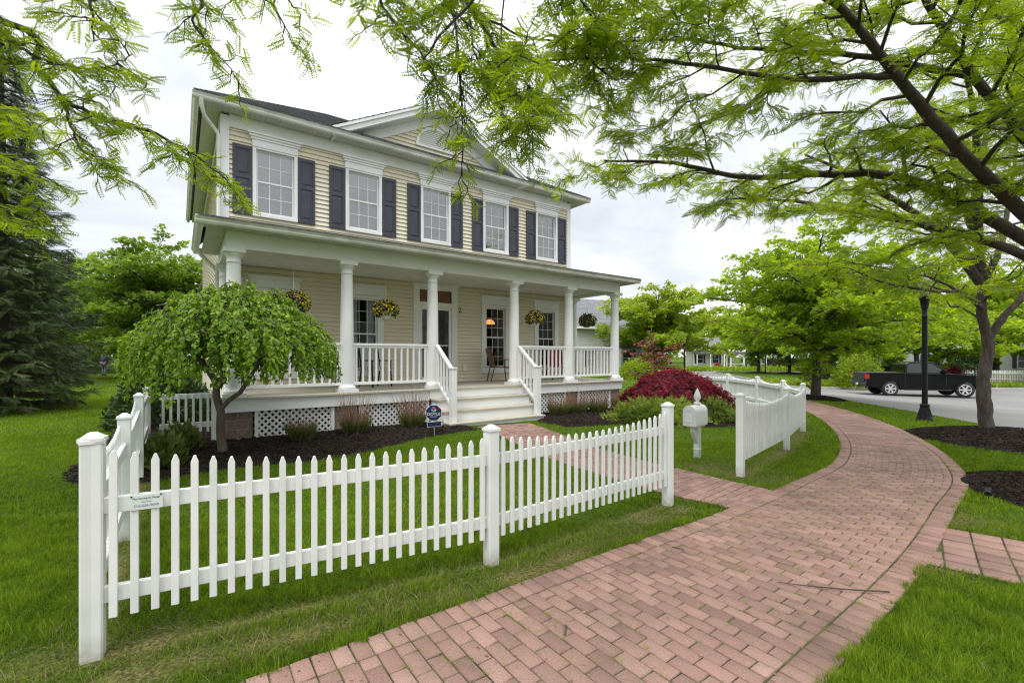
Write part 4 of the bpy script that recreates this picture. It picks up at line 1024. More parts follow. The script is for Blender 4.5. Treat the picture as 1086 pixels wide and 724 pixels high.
# ------------------------------------------------------------------ security yard sign
x, y = -1.50, 8.87; t = thing('yard_sign', (x, y, G(x, y) + .05), R(8), 'dark blue octagonal security sign on a metal stake in the mulch by the steps', 'sign')
M['navy'] = plain('navy_plate', (.010, .016, .075), (.008, .012, .06), .35, 10); M['signwhite'] = plain('sign_white', (.75, .76, .80), None, .5, 10)
MB().tube([(.02, 0, -.15), (0, 0, .25)], .009, 6).build('stake', M['steel'], t)
def octo(r, y0, y1, zc=.40): mb = MB(); mb.prism([(r * math.cos(R(22.5 + 45 * k)), zc + r * math.sin(R(22.5 + 45 * k))) for k in range(8)], 'y', y0, y1); return mb
oc = octo(.155, -.018, -.010).build('octagon_plate', M['navy'], t)
rim = octo(.163, -.0165, -.0085).build('rim', M['signwhite'], oc)
text('DOYLE', .074, 'lettering', M['signwhite'], oc, (0, -.0185, .375), (R(90), 0, 0), .0008, sx=1.08)
text('SECURITY', .024, 'lettering', M['signwhite'], oc, (0, -.0185, .325), (R(90), 0, 0), .0008, sx=1.3)
for k, cc in enumerate(((.65, .05, .06), (.55, .12, .5), (.1, .12, .5), (.05, .45, .5), (.1, .5, .2), (.75, .5, .1))):
    a = R(60 * k + 30); m = plain('emblem_colour', cc, None, .5, 10)
    mb = MB(); q = [(.052 * math.cos(a + e) * f, .465 + .052 * math.sin(a + e) * f) for e, f in ((-.5, 1), (.45, 1), (.6, .35), (-.2, .3))]; mb.prism(q, 'y', -.0195, -.0181); mb.build('emblem', m, oc)
lp = MB(); lp.obox((.01, -.014, .185), (1, 0, .08), (0, 1, 0), (-.08, 0, 1), .13, .004, .042); lp = lp.build('lower_plate', M['navy'], t)
MB().obox((.01, -.013, .185), (1, 0, .08), (0, 1, 0), (-.08, 0, 1), .137, .003, .049).build('rim', M['signwhite'], lp)

# ------------------------------------------------------------------ street lamps
M['lampglass'] = plain('frosted_lamp_glass', (.36, .37, .32), (.28, .29, .25), .3, 8)
def street_lamp(x, y, label, h=3.35, base=True, group=None, z=None):
    t = thing('street_lamp', (x, y, (G(x, y) if z is None else z)), 0, label, 'street lamp', group); t.scale = (.70, .70, .965); k = h / 3.35
    mb = MB(); n = 24
    mb.lathe([(.25, -.1), (.25, .03), (.245, .05), (.235, .06), (.235, .10), (.215, .13)], n=n)
    pr = [(.215, .13), (.20, .18), (.165, .28), (.135, .36), (.13, .39)]; vs = []; fs = []; nf = 36
    for i, (r, z_) in enumerate(pr):
        for j in range(nf): a = 6.2832 * j / nf; rr = r * (1.0 if j % 2 else .90); vs.append((rr * math.cos(a), rr * math.sin(a), z_))
    for i in range(len(pr) - 1):
        for j in range(nf): fs.append((i * nf + j, i * nf + (j + 1) % nf, (i + 1) * nf + (j + 1) % nf, (i + 1) * nf + j))
    mb.add(vs, fs); mb.lathe([(.145, .391), (.15, .41), (.15, .43), (.12, .45)], n=n); mb.build('base', M['black'], t)
    MB().lathe([(.088, .44), (.085, 1.6 * k), (.080, 2.72 * k), (.080, 2.76 * k), (.088, 2.765 * k), (.088, 2.785 * k), (.078, 2.79 * k), (.078, 2.98 * k)], n=n).build('pole', M['black'], t)
    MB().lathe([(.105, 2.98 * k), (.115, 3.0 * k), (.105, 3.02 * k), (.12, 3.08 * k), (.15, 3.24 * k), (.175, 3.28 * k), (.175, 3.31 * k), (.12, 3.33 * k)], n=n).build('capital', M['black'], t)
    gl_ = MB().lathe([(.10, 3.33 * k), (.15, 3.40 * k), (.19, 3.58 * k), (.18, 3.70 * k), (.10, 3.80 * k), (.02, 3.84 * k)], n=n).build('globe', M['lampglass'], t)
    MB().lathe([(.04, 3.841 * k), (.05, 3.86 * k), (.02, 3.93 * k), (.004, 3.98 * k)], n=12).build('finial', M['black'], gl_)
    return t
street_lamp(10.62, 11.9, 'tall black lamp post with fluted base between the brick path and the street')
street_lamp(13.6, 36.5, 'black lamp post with pale lantern behind the red maple', 3.3)
street_lamp(31.5, 57.5, 'thin black lamp post on the island lawn beside a tree near the white gazebo', 3.9)
street_lamp(34.5, 39.6, 'thin black lamp post far behind the pickup, before the white house', 4.2)

# landscape spotlight by the path, twig
x, y = 5.58, 5.42; t = thing('garden_spotlight', (x, y, G(x, y)), R(40), 'small black garden spotlight at the edge of the right mulch ring', 'light')
MB().tube([(0, 0, -.05), (0, 0, .06)], .012, 8).build('stake', M['black'], t); MB().tube([(-.06, 0, .065), (.03, 0, .085), (.05, 0, .09)], [.03, .036, .04], 12).build('lamp_head', M['black'], t)
M['twig'] = plain('twig_bark', (.06, .045, .035), None, .9, 30)
def twig(pts, r, label):
    mb = MB((pts[0][0], pts[0][1], G(pts[0][0], pts[0][1]) + .024)); mb.tube([(a, b, G(a, b) + .026 + c) for a, b, c in pts], [r, r * .9, r * .7, r * .4][:len(pts)], 6)
    o = mb.build('fallen_twig', M['twig']); o.location = (pts[0][0], pts[0][1], G(pts[0][0], pts[0][1]) + .024); tag(o, label, 'twig'); return mb
twig([(2.62, 3.21, .012), (2.35, 3.23, .018), (2.08, 3.30, .012), (1.93, 3.36, .006)], .0055, 'long dark twig lying across the right border of the brick path')
twig([(.31, 2.73, .005), (.325, 2.79, .008), (.33, 2.83, .004)], .006, 'short dark bit of twig on the near left part of the brick path')
twig([(1.38, 3.98, .004), (1.45, 3.92, .012), (1.44, 3.86, .01), (1.5, 3.8, .004)], .004, 'thin bent twig on the bricks below the front fence')
# loose leaves and petals on the bricks
n = 420; fr = frame(PC); px, py = at_uv(fr, rng.uniform(1.5, 12, n), rng.uniform(-.5, .5, n))
V, F = instance(FL - np.array([0, .5, 0]), FLF, np.stack([px, py, g(px, py) + .028], 1), rng.normal(0, 1, (n, 3)) * np.array([1, 1, .1]), np.tile([0, 0, 1.0], (n, 1)), rng.uniform(.006, .022, n))
tag(np_mesh('leaf_litter', V, F, M['ornstalk'], tone=np.repeat(rng.random(n), 4)), kind='stuff')

# ------------------------------------------------------------------ pickup truck
M['carpaint'] = None
def carpaint():
    m, t, b = mat('black_car_paint'); b.inputs['Base Color'].default_value = (.004, .004, .005, 1); b.inputs['Roughness'].default_value = .1
    b.inputs['Coat Weight'].default_value = .05; b.inputs['Coat Roughness'].default_value = .06; b.inputs['Specular IOR Level'].default_value = .22
    tc = nd(t, 'ShaderNodeTexCoord'); n = nd(t, 'ShaderNodeTexNoise', Scale=3, Detail=5); t.links.new(tc.outputs['Object'], n.inputs['Vector']); t.links.new(ramp(t, n.outputs[0], [(.3, (.06,) * 3), (.7, (.14,) * 3)]), b.inputs['Roughness']); return m
M['carpaint'] = carpaint(); M['cglass'] = glassmat('tinted_car_glass', (.12, .125, .13), .05); M['alloy'] = plain('alloy_wheel', (.6, .6, .62), None, .4, 8, metal=.4)
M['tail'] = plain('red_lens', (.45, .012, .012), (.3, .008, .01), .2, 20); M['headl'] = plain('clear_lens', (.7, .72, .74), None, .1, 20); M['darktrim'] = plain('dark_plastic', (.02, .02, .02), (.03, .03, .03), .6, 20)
tx, ty = 23.75, 27.2; t = thing('pickup_truck', (tx, ty, G(tx, ty) + .02), R(-16.5), 'black crew-cab pickup truck standing across the street', 'pickup'); t.scale = (.96, .96, 1.0)
Wd = 1.0
def arc(cx, r, a0, a1, n=10): return [(cx + r * math.cos(R(a)), .40 + r * math.sin(R(a))) for a in np.linspace(a0, a1, n)]
fx, rx = 1.95, -1.72
side = [(-2.95, .55), (-2.95, .78), (-2.98, 1.30), (-2.93, 1.36), (-.98, 1.36), (-.95, 1.32), (1.05, 1.32), (1.35, 1.31), (2.35, 1.24), (2.72, 1.16), (2.86, 1.02), (2.90, .70), (2.84, .50), (2.60, .42)]
side += arc(fx, .50, 5, 175)[0:] + [(1.40, .38), (-1.18, .38)] + arc(rx, .50, 5, 175) + [(-2.30, .45)]
mb = MB(); n = len(side)
def wall(y0, y1, pinch0, pinch1):
    pass
# body in lateral slices so the sides are gently crowned
sl_ = [(-Wd + .0, 1.0), (-Wd + .06, 1.0)]
mb.prism(side, 'y', -Wd, Wd)
body = mb.build('body', M['carpaint'], t, .045)
m_ = body.modifiers['bevel']; m_.segments = 3
MB().box(-2.9, -1.02, -.86, .86, 1.02, 1.3655).build('bed_liner', M['darktrim'], t)
cab = [(-.98, 1.30), (-.88, 1.86), (-.72, 1.96), (-.3, 2.01), (.30, 2.0), (.55, 1.94), (1.30, 1.33)]
mb = MB(); vs = []; fs = []
def tum(z): return Wd - .06 - max(0, z - 1.30) * .30
for q in cab: vs += [(q[0], -tum(q[1]), q[1]), (q[0], tum(q[1]), q[1])]
k = len(cab)
for i in range(k - 1): fs.append((2 * i, 2 * i + 1, 2 * i + 3, 2 * i + 2))
fs += [tuple(2 * i for i in range(k)), tuple(2 * i + 1 for i in range(k - 1, -1, -1))]; mb.add(vs, fs); cabo = mb.build('cab', M['carpaint'], t, .03)
for sgn in (-1, 1):
    def gpoly(pts): 
        mbg = MB(); v2 = [(a, sgn * (tum(b) + .012), b) for a, b in pts]; v3 = [(a, sgn * (tum(b) - .006), b) for a, b in pts]
        nn_ = len(pts); mbg.add(v2 + v3, [tuple(range(nn_)) if sgn < 0 else tuple(range(nn_ - 1, -1, -1))] + [(i, (i + 1) % nn_, nn_ + (i + 1) % nn_, nn_ + i) for i in range(nn_)]); return mbg
    gpoly([(-.86, 1.36), (-.79, 1.82), (-.68, 1.89), (-.10, 1.92), (-.10, 1.36)]).build('side_window', M['cglass'], t)
    gpoly([(-.02, 1.36), (-.02, 1.92), (.30, 1.91), (.48, 1.86), (1.02, 1.40), (1.00, 1.36)]).build('side_window', M['cglass'], t)
    MB().box(.86, 1.02, sgn * .95 - .0, sgn * 1.16, 1.36, 1.56).build('door_mirror', M['carpaint'], t, .03)
    MB().box(-2.985, -2.80, sgn * .80 - .0, sgn * 1.006, .98, 1.26).build('tail_light', M['tail'], t, .012)
    MB().box(2.56, 2.80, sgn * .70, sgn * 1.004, .92, 1.12).build('headlight', M['headl'], t, .02)
    MB().box(-1.0, 1.25, sgn * .90, sgn * 1.05, .36, .41).build('running_board', M['darktrim'], t, .01)
    for dx in (-.05, .98):
        hd = MB(); hd.box(dx - .12 - .0, dx + .04, sgn * 1.0, sgn * 1.025, 1.12, 1.15); hd.build('door_handle', M['carpaint'], t, .006)
    for q in ((-.072, -.062, .5), (1.02, 1.03, .62), (-.99, -.98, .5)): MB().box(q[0], q[1], sgn * .999, sgn * 1.002, q[2], 1.31).build('door_seam', M['darktrim'], t)
    for cx in (fx, rx):
        arc_o = arc(cx, .55, -4, 184, 16); arc_i = arc(cx, .485, -4, 184, 16)
        mb = MB()
        for i in range(15): mb.prism([arc_o[i], arc_o[i + 1], arc_i[i + 1], arc_i[i]], 'y', sgn * .98, sgn * 1.03)
        mb.build('wheel_arch', M['carpaint'], t, .006)
mb = MB(); mb.add([(-.915, -.78, 1.40), (-.915, .78, 1.40), (-.83, .66, 1.78), (-.83, -.66, 1.78)], [(0, 3, 2, 1)]); mb.add([(-.965, -.78, 1.40), (-.965, .78, 1.40), (-.88, .66, 1.78), (-.88, -.66, 1.78)], [(0, 3, 2, 1)]); mb.build('rear_window', M['cglass'], t)
mb = MB(); mb.add([(1.27, -.82, 1.37), (1.27, .82, 1.37), (.59, .70, 1.92), (.59, -.70, 1.92)], [(0, 1, 2, 3)]); mb.build('windscreen', M['cglass'], t)
mb = MB(); mb.box(-3.00, -2.96, -.76, .76, .84, 1.33); mb.build('tailgate', M['darktrim'], t, .01)
mb = MB(); mb.box(-3.08, -2.95, -.98, .98, .56, .74); mb.build('rear_bumper', M['darktrim'], t, .02); MB().box(-3.09, -3.081, -.16, .16, .60, .72).build('licence_plate', M['signwhite'], t)
MB().box(2.86, 2.96, -.96, .96, .46, .66).build('front_bumper', M['darktrim'], t, .03); MB().box(2.84, 2.90, -.68, .68, .74, 1.08).build('grille', M['darktrim'], t, .02)
for cx, st in ((fx, R(-14)), (rx, 0)):
    for sgn in (-1, 1):
        e = empty('wheel', (cx, sgn * .86, .40)); e.parent = t; e.rotation_euler = (0, 0, st if sgn else 0)
        bpy.data.objects.remove(e)
        def rot(mbx):
            c, s_ = math.cos(st), math.sin(st); out_ = []
            for v in mbx.v: out_.append((cx + v[0] * c - v[1] * s_, sgn * .86 + v[0] * s_ + v[1] * c, .43 + v[2]))
            mbx.v = out_; return mbx
        mb = MB(); mb.lathe([(.27, -.14), (.40, -.145), (.43, -.10), (.43, .10), (.40, .145), (.27, .14)], n=28); mb.v = [(a, c_, b) for a, b, c_ in mb.v]
        tyre = rot(mb).build('wheel', M['rubber'], t)
        mb = MB(); o_ = sgn * .146
        mb.lathe([(.03, -.012), (.07, 0), (.07, .01), (.0, .012)], n=16); mb.v = [(a, o_ + sgn * c_, b) for a, b, c_ in mb.v]
        m3 = MB(); m3.lathe([(.24, -.03), (.285, .0), (.285, .012), (.26, .004), (.24, -.02)], n=28); m3.v = [(a, o_ + sgn * c_, b) for a, b, c_ in m3.v]; mb.add(m3.v, m3.f, True)
        for k in range(6):
            a = 6.2832 * k / 6; mb.obox((.155 * math.cos(a), o_, .155 * math.sin(a)), (math.cos(a), 0, math.sin(a)), (0, 1, 0), (-math.sin(a), 0, math.cos(a)), .115, .012, .036)
        rot(mb).build('rim', M['alloy'], tyre)
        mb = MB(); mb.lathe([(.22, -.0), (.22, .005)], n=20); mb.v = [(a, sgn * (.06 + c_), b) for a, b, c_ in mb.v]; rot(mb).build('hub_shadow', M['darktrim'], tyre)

# ------------------------------------------------------------------ person walking at the far end of the left lawn
px_, py_ = -29.1, 33.0; zz = G(px_, py_)
t = thing('person', (px_, py_, zz), R(10), 'person in grey-blue jacket and grey trousers walking away on the far lawn', 'person')
M['skin'] = plain('skin', (.45, .28, .2), None, .6, 9); M['jacket'] = plain('grey_blue_jacket', (.085, .09, .13), (.06, .065, .10), .9, 9); M['trouser'] = plain('grey_trousers', (.16, .16, .19), (.12, .12, .15), .9, 9); M['hair'] = plain('grey_hair', (.22, .2, .19), None, .8, 30)
def skin(name, verts, edges, radii, m, parent, lvl=2, root=0):
    me = bpy.data.meshes.new(name); me.from_pydata(verts, edges, []); me.materials.append(m); o = bpy.data.objects.new(name, me); COL.objects.link(o); o.parent = parent
    k = o.modifiers.new('skin', 'SKIN'); k.use_smooth_shade = True
    for i, r in enumerate(radii): me.skin_vertices[0].data[i].radius = (r, r) if not hasattr(r, '__len__') else r; me.skin_vertices[0].data[i].use_root = (i == root)
    s = o.modifiers.new('sub', 'SUBSURF'); s.levels = lvl; s.render_levels = lvl; return o
bv = [(0, 0, .95), (0, .02, 1.18), (0, .05, 1.38), (0, .07, 1.50), (0, .11, 1.56), (0, .13, 1.66),
      (-.17, .05, 1.42), (-.22, .04, 1.15), (-.20, .14, .92), (-.20, .17, .84), (.17, .05, 1.42), (.22, .02, 1.15), (.20, .08, .92), (.20, .1, .84),
      (-.09, 0, .88), (-.10, .10, .48), (-.10, -.03, .09), (-.10, .10, .04), (.09, 0, .88), (.10, -.02, .48), (.10, -.12, .10), (.10, .02, .04)]
be = [(0, 1), (1, 2), (2, 3), (3, 4), (4, 5), (2, 6), (6, 7), (7, 8), (8, 9), (2, 10), (10, 11), (11, 12), (12, 13), (0, 14), (14, 15), (15, 16), (16, 17), (0, 18), (18, 19), (19, 20), (20, 21)]
br_ = [.14, .13, .15, .06, .085, .09, .06, .05, .04, .045, .06, .05, .04, .045, .085, .06, .045, .04, .085, .06, .045, .04]
skin('body', bv, be, br_, M['skin'], t)
skin('jacket', [bv[i] for i in (0, 1, 2, 3, 6, 7, 8, 10, 11, 12)], [(0, 1), (1, 2), (2, 3), (2, 4), (4, 5), (5, 6), (2, 7), (7, 8), (8, 9)], [.18, .17, .18, .08, .085, .07, .06, .085, .07, .06], M['jacket'], t)
skin('trousers', [(0, 0, .93)] + [bv[i] for i in (14, 15, 16, 18, 19, 20)], [(0, 1), (1, 2), (2, 3), (0, 4), (4, 5), (5, 6)], [.165, .11, .085, .07, .11, .085, .07], M['trouser'], t)
MB().ball((0, .12, 1.67), .095, .105, .11).build('hair', M['hair'], t)
for sx, dy in ((-.10, .06), (.10, -.06)): MB().ball((sx, dy, .05), .05, .13, .055).build('shoe', M['black'], t)

# ------------------------------------------------------------------ buildings in the distance
M['whitewall'] = lined('white_clapboard', (.78, .78, .76), (.5, .5, .5), .15, 2, .6, .1); M['farwin'] = plain('dark_window', (.05, .055, .065), (.03, .03, .04), .15, 2)
M['greywall'] = lined('pale_grey_clapboard', (.60, .60, .58), (.4, .4, .4), .15, 2, .6, .1)
def far_house(x, y, rz, w, d, h, rise, label, wall='whitewall', wins=(), name='distant_house', porch=None, z=None):
    z = G(x, y) if z is None else z; t = thing(name, (x, y, z), rz, label, 'house')
    MB().box(-w / 2, w / 2, 0, d, -.5, h).build('wall', M[wall], t)
    mb = MB(); e = .4; mb.prism([(-e, h - .02), (d + e, h - .02), (d + e, h + .12), (d / 2, h + rise), (-e, h + .12)], 'x', -w / 2 - .3, w / 2 + .3); mb.build('roof', M['shingle'], t)
    MB().box(-w / 2 - .32, w / 2 + .32, -e - .03, -e, h - .06, h + .14).build('eave_board', M['white'], t)
    for wx, wz in wins:
        mb = MB(); mb.box(wx - .6, wx + .6, -.06, .02, wz, wz + 1.6); wo = mb.build('window', M['white'], t); mb = MB(); mb.box(wx - .5, wx + .5, -.075, -.055, wz + .1, wz + .78).box(wx - .5, wx + .5, -.075, -.055, wz + .84, wz + 1.5); mb.build('pane', M['farwin'], wo)
        mb = MB(); mb.box(wx - .95, wx - .62, -.05, -.01, wz, wz + 1.6).box(wx + .62, wx + .95, -.05, -.01, wz, wz + 1.6); mb.build('shutter', M['shutter'], t)
    if porch:
        a, b, dp, hh = porch; mb = MB(); mb.box(a, b, -dp, -.01, hh, hh + .25).build('porch_roof', M['shingle'], t); MB().box(a, b, -dp, -.01, -.4, .3).build('porch_deck', M['greywall'], t)
        k = max(2, int((b - a) / 2)); 
        for i in range(k + 1): xx = a + .15 + (b - a - .3) * i / k; MB().box(xx - .1, xx + .1, -dp + .05, -dp + .25, .3, hh).build('post', M['white'], t)
    return t
far_house(54, 50, R(-32), 24, 9, 6.2, 2.6, 'large white clapboard house far right, behind the white fence and hedges', wins=[(-10, 1), (-7, 1), (-3, 1), (1, 1), (5, 1), (-10, 4), (-7, 4), (-3, 4), (1, 4), (5, 4), (9, 4)])
far_house(68, 92, R(-20), 26, 10, 5.4, 3.4, 'white house half hidden between tree trunks beyond the island lawn', wins=[(-9, 1), (-5, 1), (-1, 1), (3, 1), (7, 1)], porch=(-3, 6, 2, 2.8))
far_house(36.4, 86, R(-8), 5.2, 6, 3.3, 2.4, 'small white cottage with red flowers and an open porch, left of the gazebo', wins=[(-1.4, .8), (1.4, .8)], porch=(-2.5, 2.5, 2, 2.6), name='cottage')
far_house(9.5, 43, R(25), 9, 8, 4.4, 3.2, 'grey-roofed house with pale walls seen through the right end of the porch', 'greywall', wins=[(-2.5, .9), (1.5, .9)], porch=(-1, 4.3, 2.2, 2.6))
far_house(4.2, 58, R(30), 10, 8, 5.4, 3.4, 'taller grey-roofed house behind the first one, seen past the porch', 'greywall', wins=[(-2, 3), (2, 3)])
# white gazebo
gx_, gy_ = 37.2, 73.5; gz_ = G(gx_, gy_); t = thing('gazebo', (gx_, gy_, gz_), R(12), 'open white gazebo with arches and a pale roof across the street', 'gazebo')
MB().lathe([(3.0, -.3), (3.0, .25)], n=8, smooth=False).build('floor', M['white'], t); MB().lathe([(3.3, 2.75), (3.3, 2.9), (.5, 4.2), (.1, 4.5)], n=8, smooth=False).build('roof', M['kerb'], t)
for k in range(8):
    a = 6.2832 * k / 8; MB().obox((2.75 * math.cos(a), 2.75 * math.sin(a), 1.5), (1, 0, 0), (0, 1, 0), (0, 0, 1), .11, .11, 1.28).build('post', M['white'], t)
    a2 = 6.2832 * (k + 1) / 8; p0 = Vector((2.75 * math.cos(a), 2.75 * math.sin(a), 0)); p1 = Vector((2.75 * math.cos(a2), 2.75 * math.sin(a2), 0)); mb = MB()
    for i in range(8):
        f0, f1 = i / 8, (i + 1) / 8; z0, z1 = 2.0 + .6 * math.sin(math.pi * f0), 2.0 + .6 * math.sin(math.pi * f1); A, B = p0.lerp(p1, f0), p0.lerp(p1, f1)
        mb.add([(A.x, A.y, z0), (B.x, B.y, z1), (B.x, B.y, 2.77), (A.x, A.y, 2.77), (A.x * .97, A.y * .97, z0), (B.x * .97, B.y * .97, z1), (B.x * .97, B.y * .97, 2.77), (A.x * .97, A.y * .97, 2.77)], [(0, 1, 2, 3), (7, 6, 5, 4), (0, 4, 5, 1)])
    mb.build('arch', M['white'], t)
    if k not in (5,): MB().bar((p0.x, p0.y, 1.0), (p1.x, p1.y, 1.0), .08, .08).bar((p0.x, p0.y, .5), (p1.x, p1.y, .5), .05, .06).build('rail', M['white'], t)
picket_fence([(35.5, 40.8), (38.2, 40.3), (41, 39.8), (44, 39.3), (47, 38.8), (50, 38.3)], [1.15] * 6, 'long low white fence in front of the white house far right', side=1, scallop=0, pitch=.19, pw=.14, botz=.05)
# ------------------------------------------------------------------ trees
LEAF1 = np.array([(0, 0, 0), (.28, .35, .06), (0, 1, 0), (-.28, .35, .06)], float); LEAF1F = np.array([(0, 1, 2, 3)])
LEAF2 = np.array([(0, 0, 0), (.0, .5, -.05), (0, 1, -.12), (.24, .35, .05), (.15, .72, 0), (-.24, .35, .05), (-.15, .72, 0)], float)
LEAF2F = np.array([(0, 3, 4, 1), (1, 4, 2, 2), (0, 1, 6, 5), (1, 2, 2, 6)])
def pinnate(n, w, l, droop=.2):
    V = []; F = []
    def quad(a, b, c, d): b0 = len(V); V.extend([a, b, c, d]); F.append((b0, b0 + 1, b0 + 2, b0 + 3))
    for i in range(n):
        y = .06 + .92 * i / (n - 1); z = -droop * y * y; s = w * (1 - .45 * abs(y - .45) * 1.4)
        for sg in (-1, 1):
            dx, dy = sg * s, s * .42; q = l * .5
            quad((sg * .01, y, z), (sg * .01 + dx * .5 + q * .35, y + dy * .5 - q * sg * .0 - q * .9, z + .01), (dx, y + dy, z - .03), (sg * .01 + dx * .5 - q * .35, y + dy * .5 + q * .9, z + .01))
    return np.array(V, float), np.array(F)
PIN12 = pinnate(8, .23, .14); PIN7 = pinnate(7, .27, .16); PIN5 = pinnate(5, .36, .20)
def cluster(n, seed, l=.42, w=.30):
    r_ = np.random.default_rng(seed); V = []; F = []
    for i in range(n):
        o = np.array([r_.normal(0, .16), r_.uniform(0, .75), r_.normal(0, .10)]); d = r_.normal(0, 1, 3) * np.array([1, 1, .55]); d /= np.linalg.norm(d); s = np.cross(d, (0, 0, 1) + r_.normal(0, .4, 3)); s /= np.linalg.norm(s); b = len(V)
        V += [o, o + d * l * .45 + s * w * .5, o + d * l, o + d * l * .45 - s * w * .5]; F.append((b, b + 1, b + 2, b + 3))
    return np.array(V), np.array(F)
CLU = cluster(6, 5)

def wobble(a, b, n, amp, sag=0.0):
    a = np.array(a, float); b = np.array(b, float); t = np.linspace(0, 1, n + 1)[:, None]; p = a + (b - a) * t
    ln = np.linalg.norm(b - a); w = rng.normal(0, amp * ln, (n + 1, 3)); w[0] = 0; w = w * np.sin(np.pi * t * .75 + .0) ; p = p + w
    p[:, 2] += -sag * ln * (t[:, 0] ** 2) ; return p
def grow(limbs, sec_step, sec_len, ter_step, ter_len, leaf_step, sec_up=.15, droop=.12, start=.25, flat=.55, tip_taper=.25, twig_r=.006, keep=None, ter_tubes=True):
    """limbs: list of (points, r0, r1). Adds secondary limbs, twigs and leaf seats. Returns (MB of wood, seats, axes)"""
    mb = MB(); seats = []; axes = []
    for pts, r0, r1 in limbs:
        C = catmull(pts, 6); m = len(C); rr = np.linspace(r0, r1, m); 
        wb = rng.normal(0, .006, C.shape); wb[0] = 0; C = C + wb; rr = rr * (1 + rng.normal(0, .035, m))
        mb.tube([tuple(p) for p in C], list(rr), 9 if r0 > .08 else 6)
        s = np.concatenate([[0], np.cumsum(np.linalg.norm(np.diff(C, axis=0), axis=1))]); T = s[-1]; d = T * start
        sgn = 1
        while d < T:
            f = d / T; p = np.array([np.interp(d, s, C[:, k]) for k in range(3)]); e = np.array([np.interp(min(d + .1, T), s, C[:, k]) - np.interp(max(d - .1, 0), s, C[:, k]) for k in range(3)]); e /= np.linalg.norm(e) + 1e-9
            lat = np.cross(e, (0, 0, 1)); lat /= np.linalg.norm(lat) + 1e-9; sgn = -sgn
            dr = e * rng.uniform(.3, .9) + lat * sgn * rng.uniform(.5, 1.1) + np.array([0, 0, sec_up + rng.normal(0, .25)]); dr /= np.linalg.norm(dr)
            ln = sec_len * rng.uniform(.6, 1.25) * (1 - .35 * f); q = p + dr * ln
            d += sec_step * rng.uniform(.6, 1.4)
            if keep is not None and not keep(q): continue
            S = wobble(p, q, 5, .05, droop); r_s = max(.008, min(rr[int(f * (m - 1))] * .5, .012 + .012 * ln)); mb.tube([tuple(a) for a in S], list(np.linspace(r_s, r_s * .3, len(S))), 5, cap=False)
            ns = int(ln / ter_step); sg2 = 1
            for j in range(ns + 1):
                ff = .18 + .82 * (j + rng.uniform(0, .6)) / (ns + .6); ff = min(ff, 1); ii = ff * (len(S) - 1); i0 = min(int(ii), len(S) - 2); o = S[i0] + (S[i0 + 1] - S[i0]) * (ii - i0); e2 = S[i0 + 1] - S[i0]; e2 = e2 / (np.linalg.norm(e2) + 1e-9)
                l2 = np.cross(e2, (0, 0, 1)); l2 /= np.linalg.norm(l2) + 1e-9; sg2 = -sg2
                d2 = e2 * rng.uniform(.4, 1) + l2 * sg2 * rng.uniform(.3, 1) + rng.normal(0, .22, 3) + np.array([0, 0, -.05]); d2 /= np.linalg.norm(d2)
                tl = ter_len * rng.uniform(.5, 1.3); Q = wobble(o, o + d2 * tl, 4, .06, droop * 1.3)
                if ter_tubes: mb.tube([tuple(a) for a in Q], list(np.linspace(twig_r, twig_r * .4, len(Q))), 4, cap=False)
                k = max(2, int(tl / leaf_step))
                for h in range(k):
                    t_ = (h + rng.uniform(0, .9)) / k; ii2 = t_ * 4; i2 = min(int(ii2), 3); pos = Q[i2] + (Q[i2 + 1] - Q[i2]) * (ii2 - i2); e3 = Q[i2 + 1] - Q[i2]; e3 = e3 / (np.linalg.norm(e3) + 1e-9)
                    l3 = np.cross(e3, (0, 0, 1)); l3 /= np.linalg.norm(l3) + 1e-9
                    seats.append(pos); axes.append(e3 * rng.uniform(.0, .7) + l3 * rng.choice((-1, 1)) * rng.uniform(.4, 1.1) + np.array([0, 0, rng.uniform(-.55, .35)]))
    return mb, np.array(seats), np.array(axes)
def clump_tone(P, sc=1.1, seed=0):
    a = np.sin(P[:, 0] * sc * 1.9 + seed) * np.sin(P[:, 1] * sc * 1.7 + 2 + seed) * np.sin(P[:, 2] * sc * 2.1 + 1); return a
def foliage(name, tmpl, P, A, size, m, parent, org, seed=0, flat=.6, tonescale=1.1, base=.5):
    n = len(P); nr = np.stack([rng.normal(0, flat, n), rng.normal(0, flat, n), np.ones(n)], 1); s = rng.uniform(*size, n)
    tone = np.clip(base + .22 * clump_tone(P, tonescale, seed) + rng.normal(0, .16, n), 0, 1)
    V, F = instance(tmpl[0], tmpl[1], P - np.array(org), A, nr, s)
    return np_mesh(name, V, F, m, parent, tone=np.repeat(tone, len(tmpl[0])))
def px2w(px, py, d):
    """a point of the photograph at depth d metres, as measured when the place was surveyed"""
    return ((px - 543) * d / 490.6, d, 1.675 + (377 - py) * d / 490.6)
def tree(name, label, org, limbs, leafm, barkm, tmpl, size, cat='tree', group=None, seed=0, flat=.6, base=.5, trunk_extra=None, tonescale=1.1, **kw):
    t = thing(name, org, 0, label, cat, group); mb, P, A = grow(limbs, **kw); mb.o = org; mb.v = [(a - org[0], b - org[1], c - org[2]) for a, b, c in mb.v]
    mb.build('trunk', barkm, t)
    foliage('crown', tmpl, P, A, size, leafm, t, org, seed, flat, tonescale, base); return t, len(P)

counts = {}
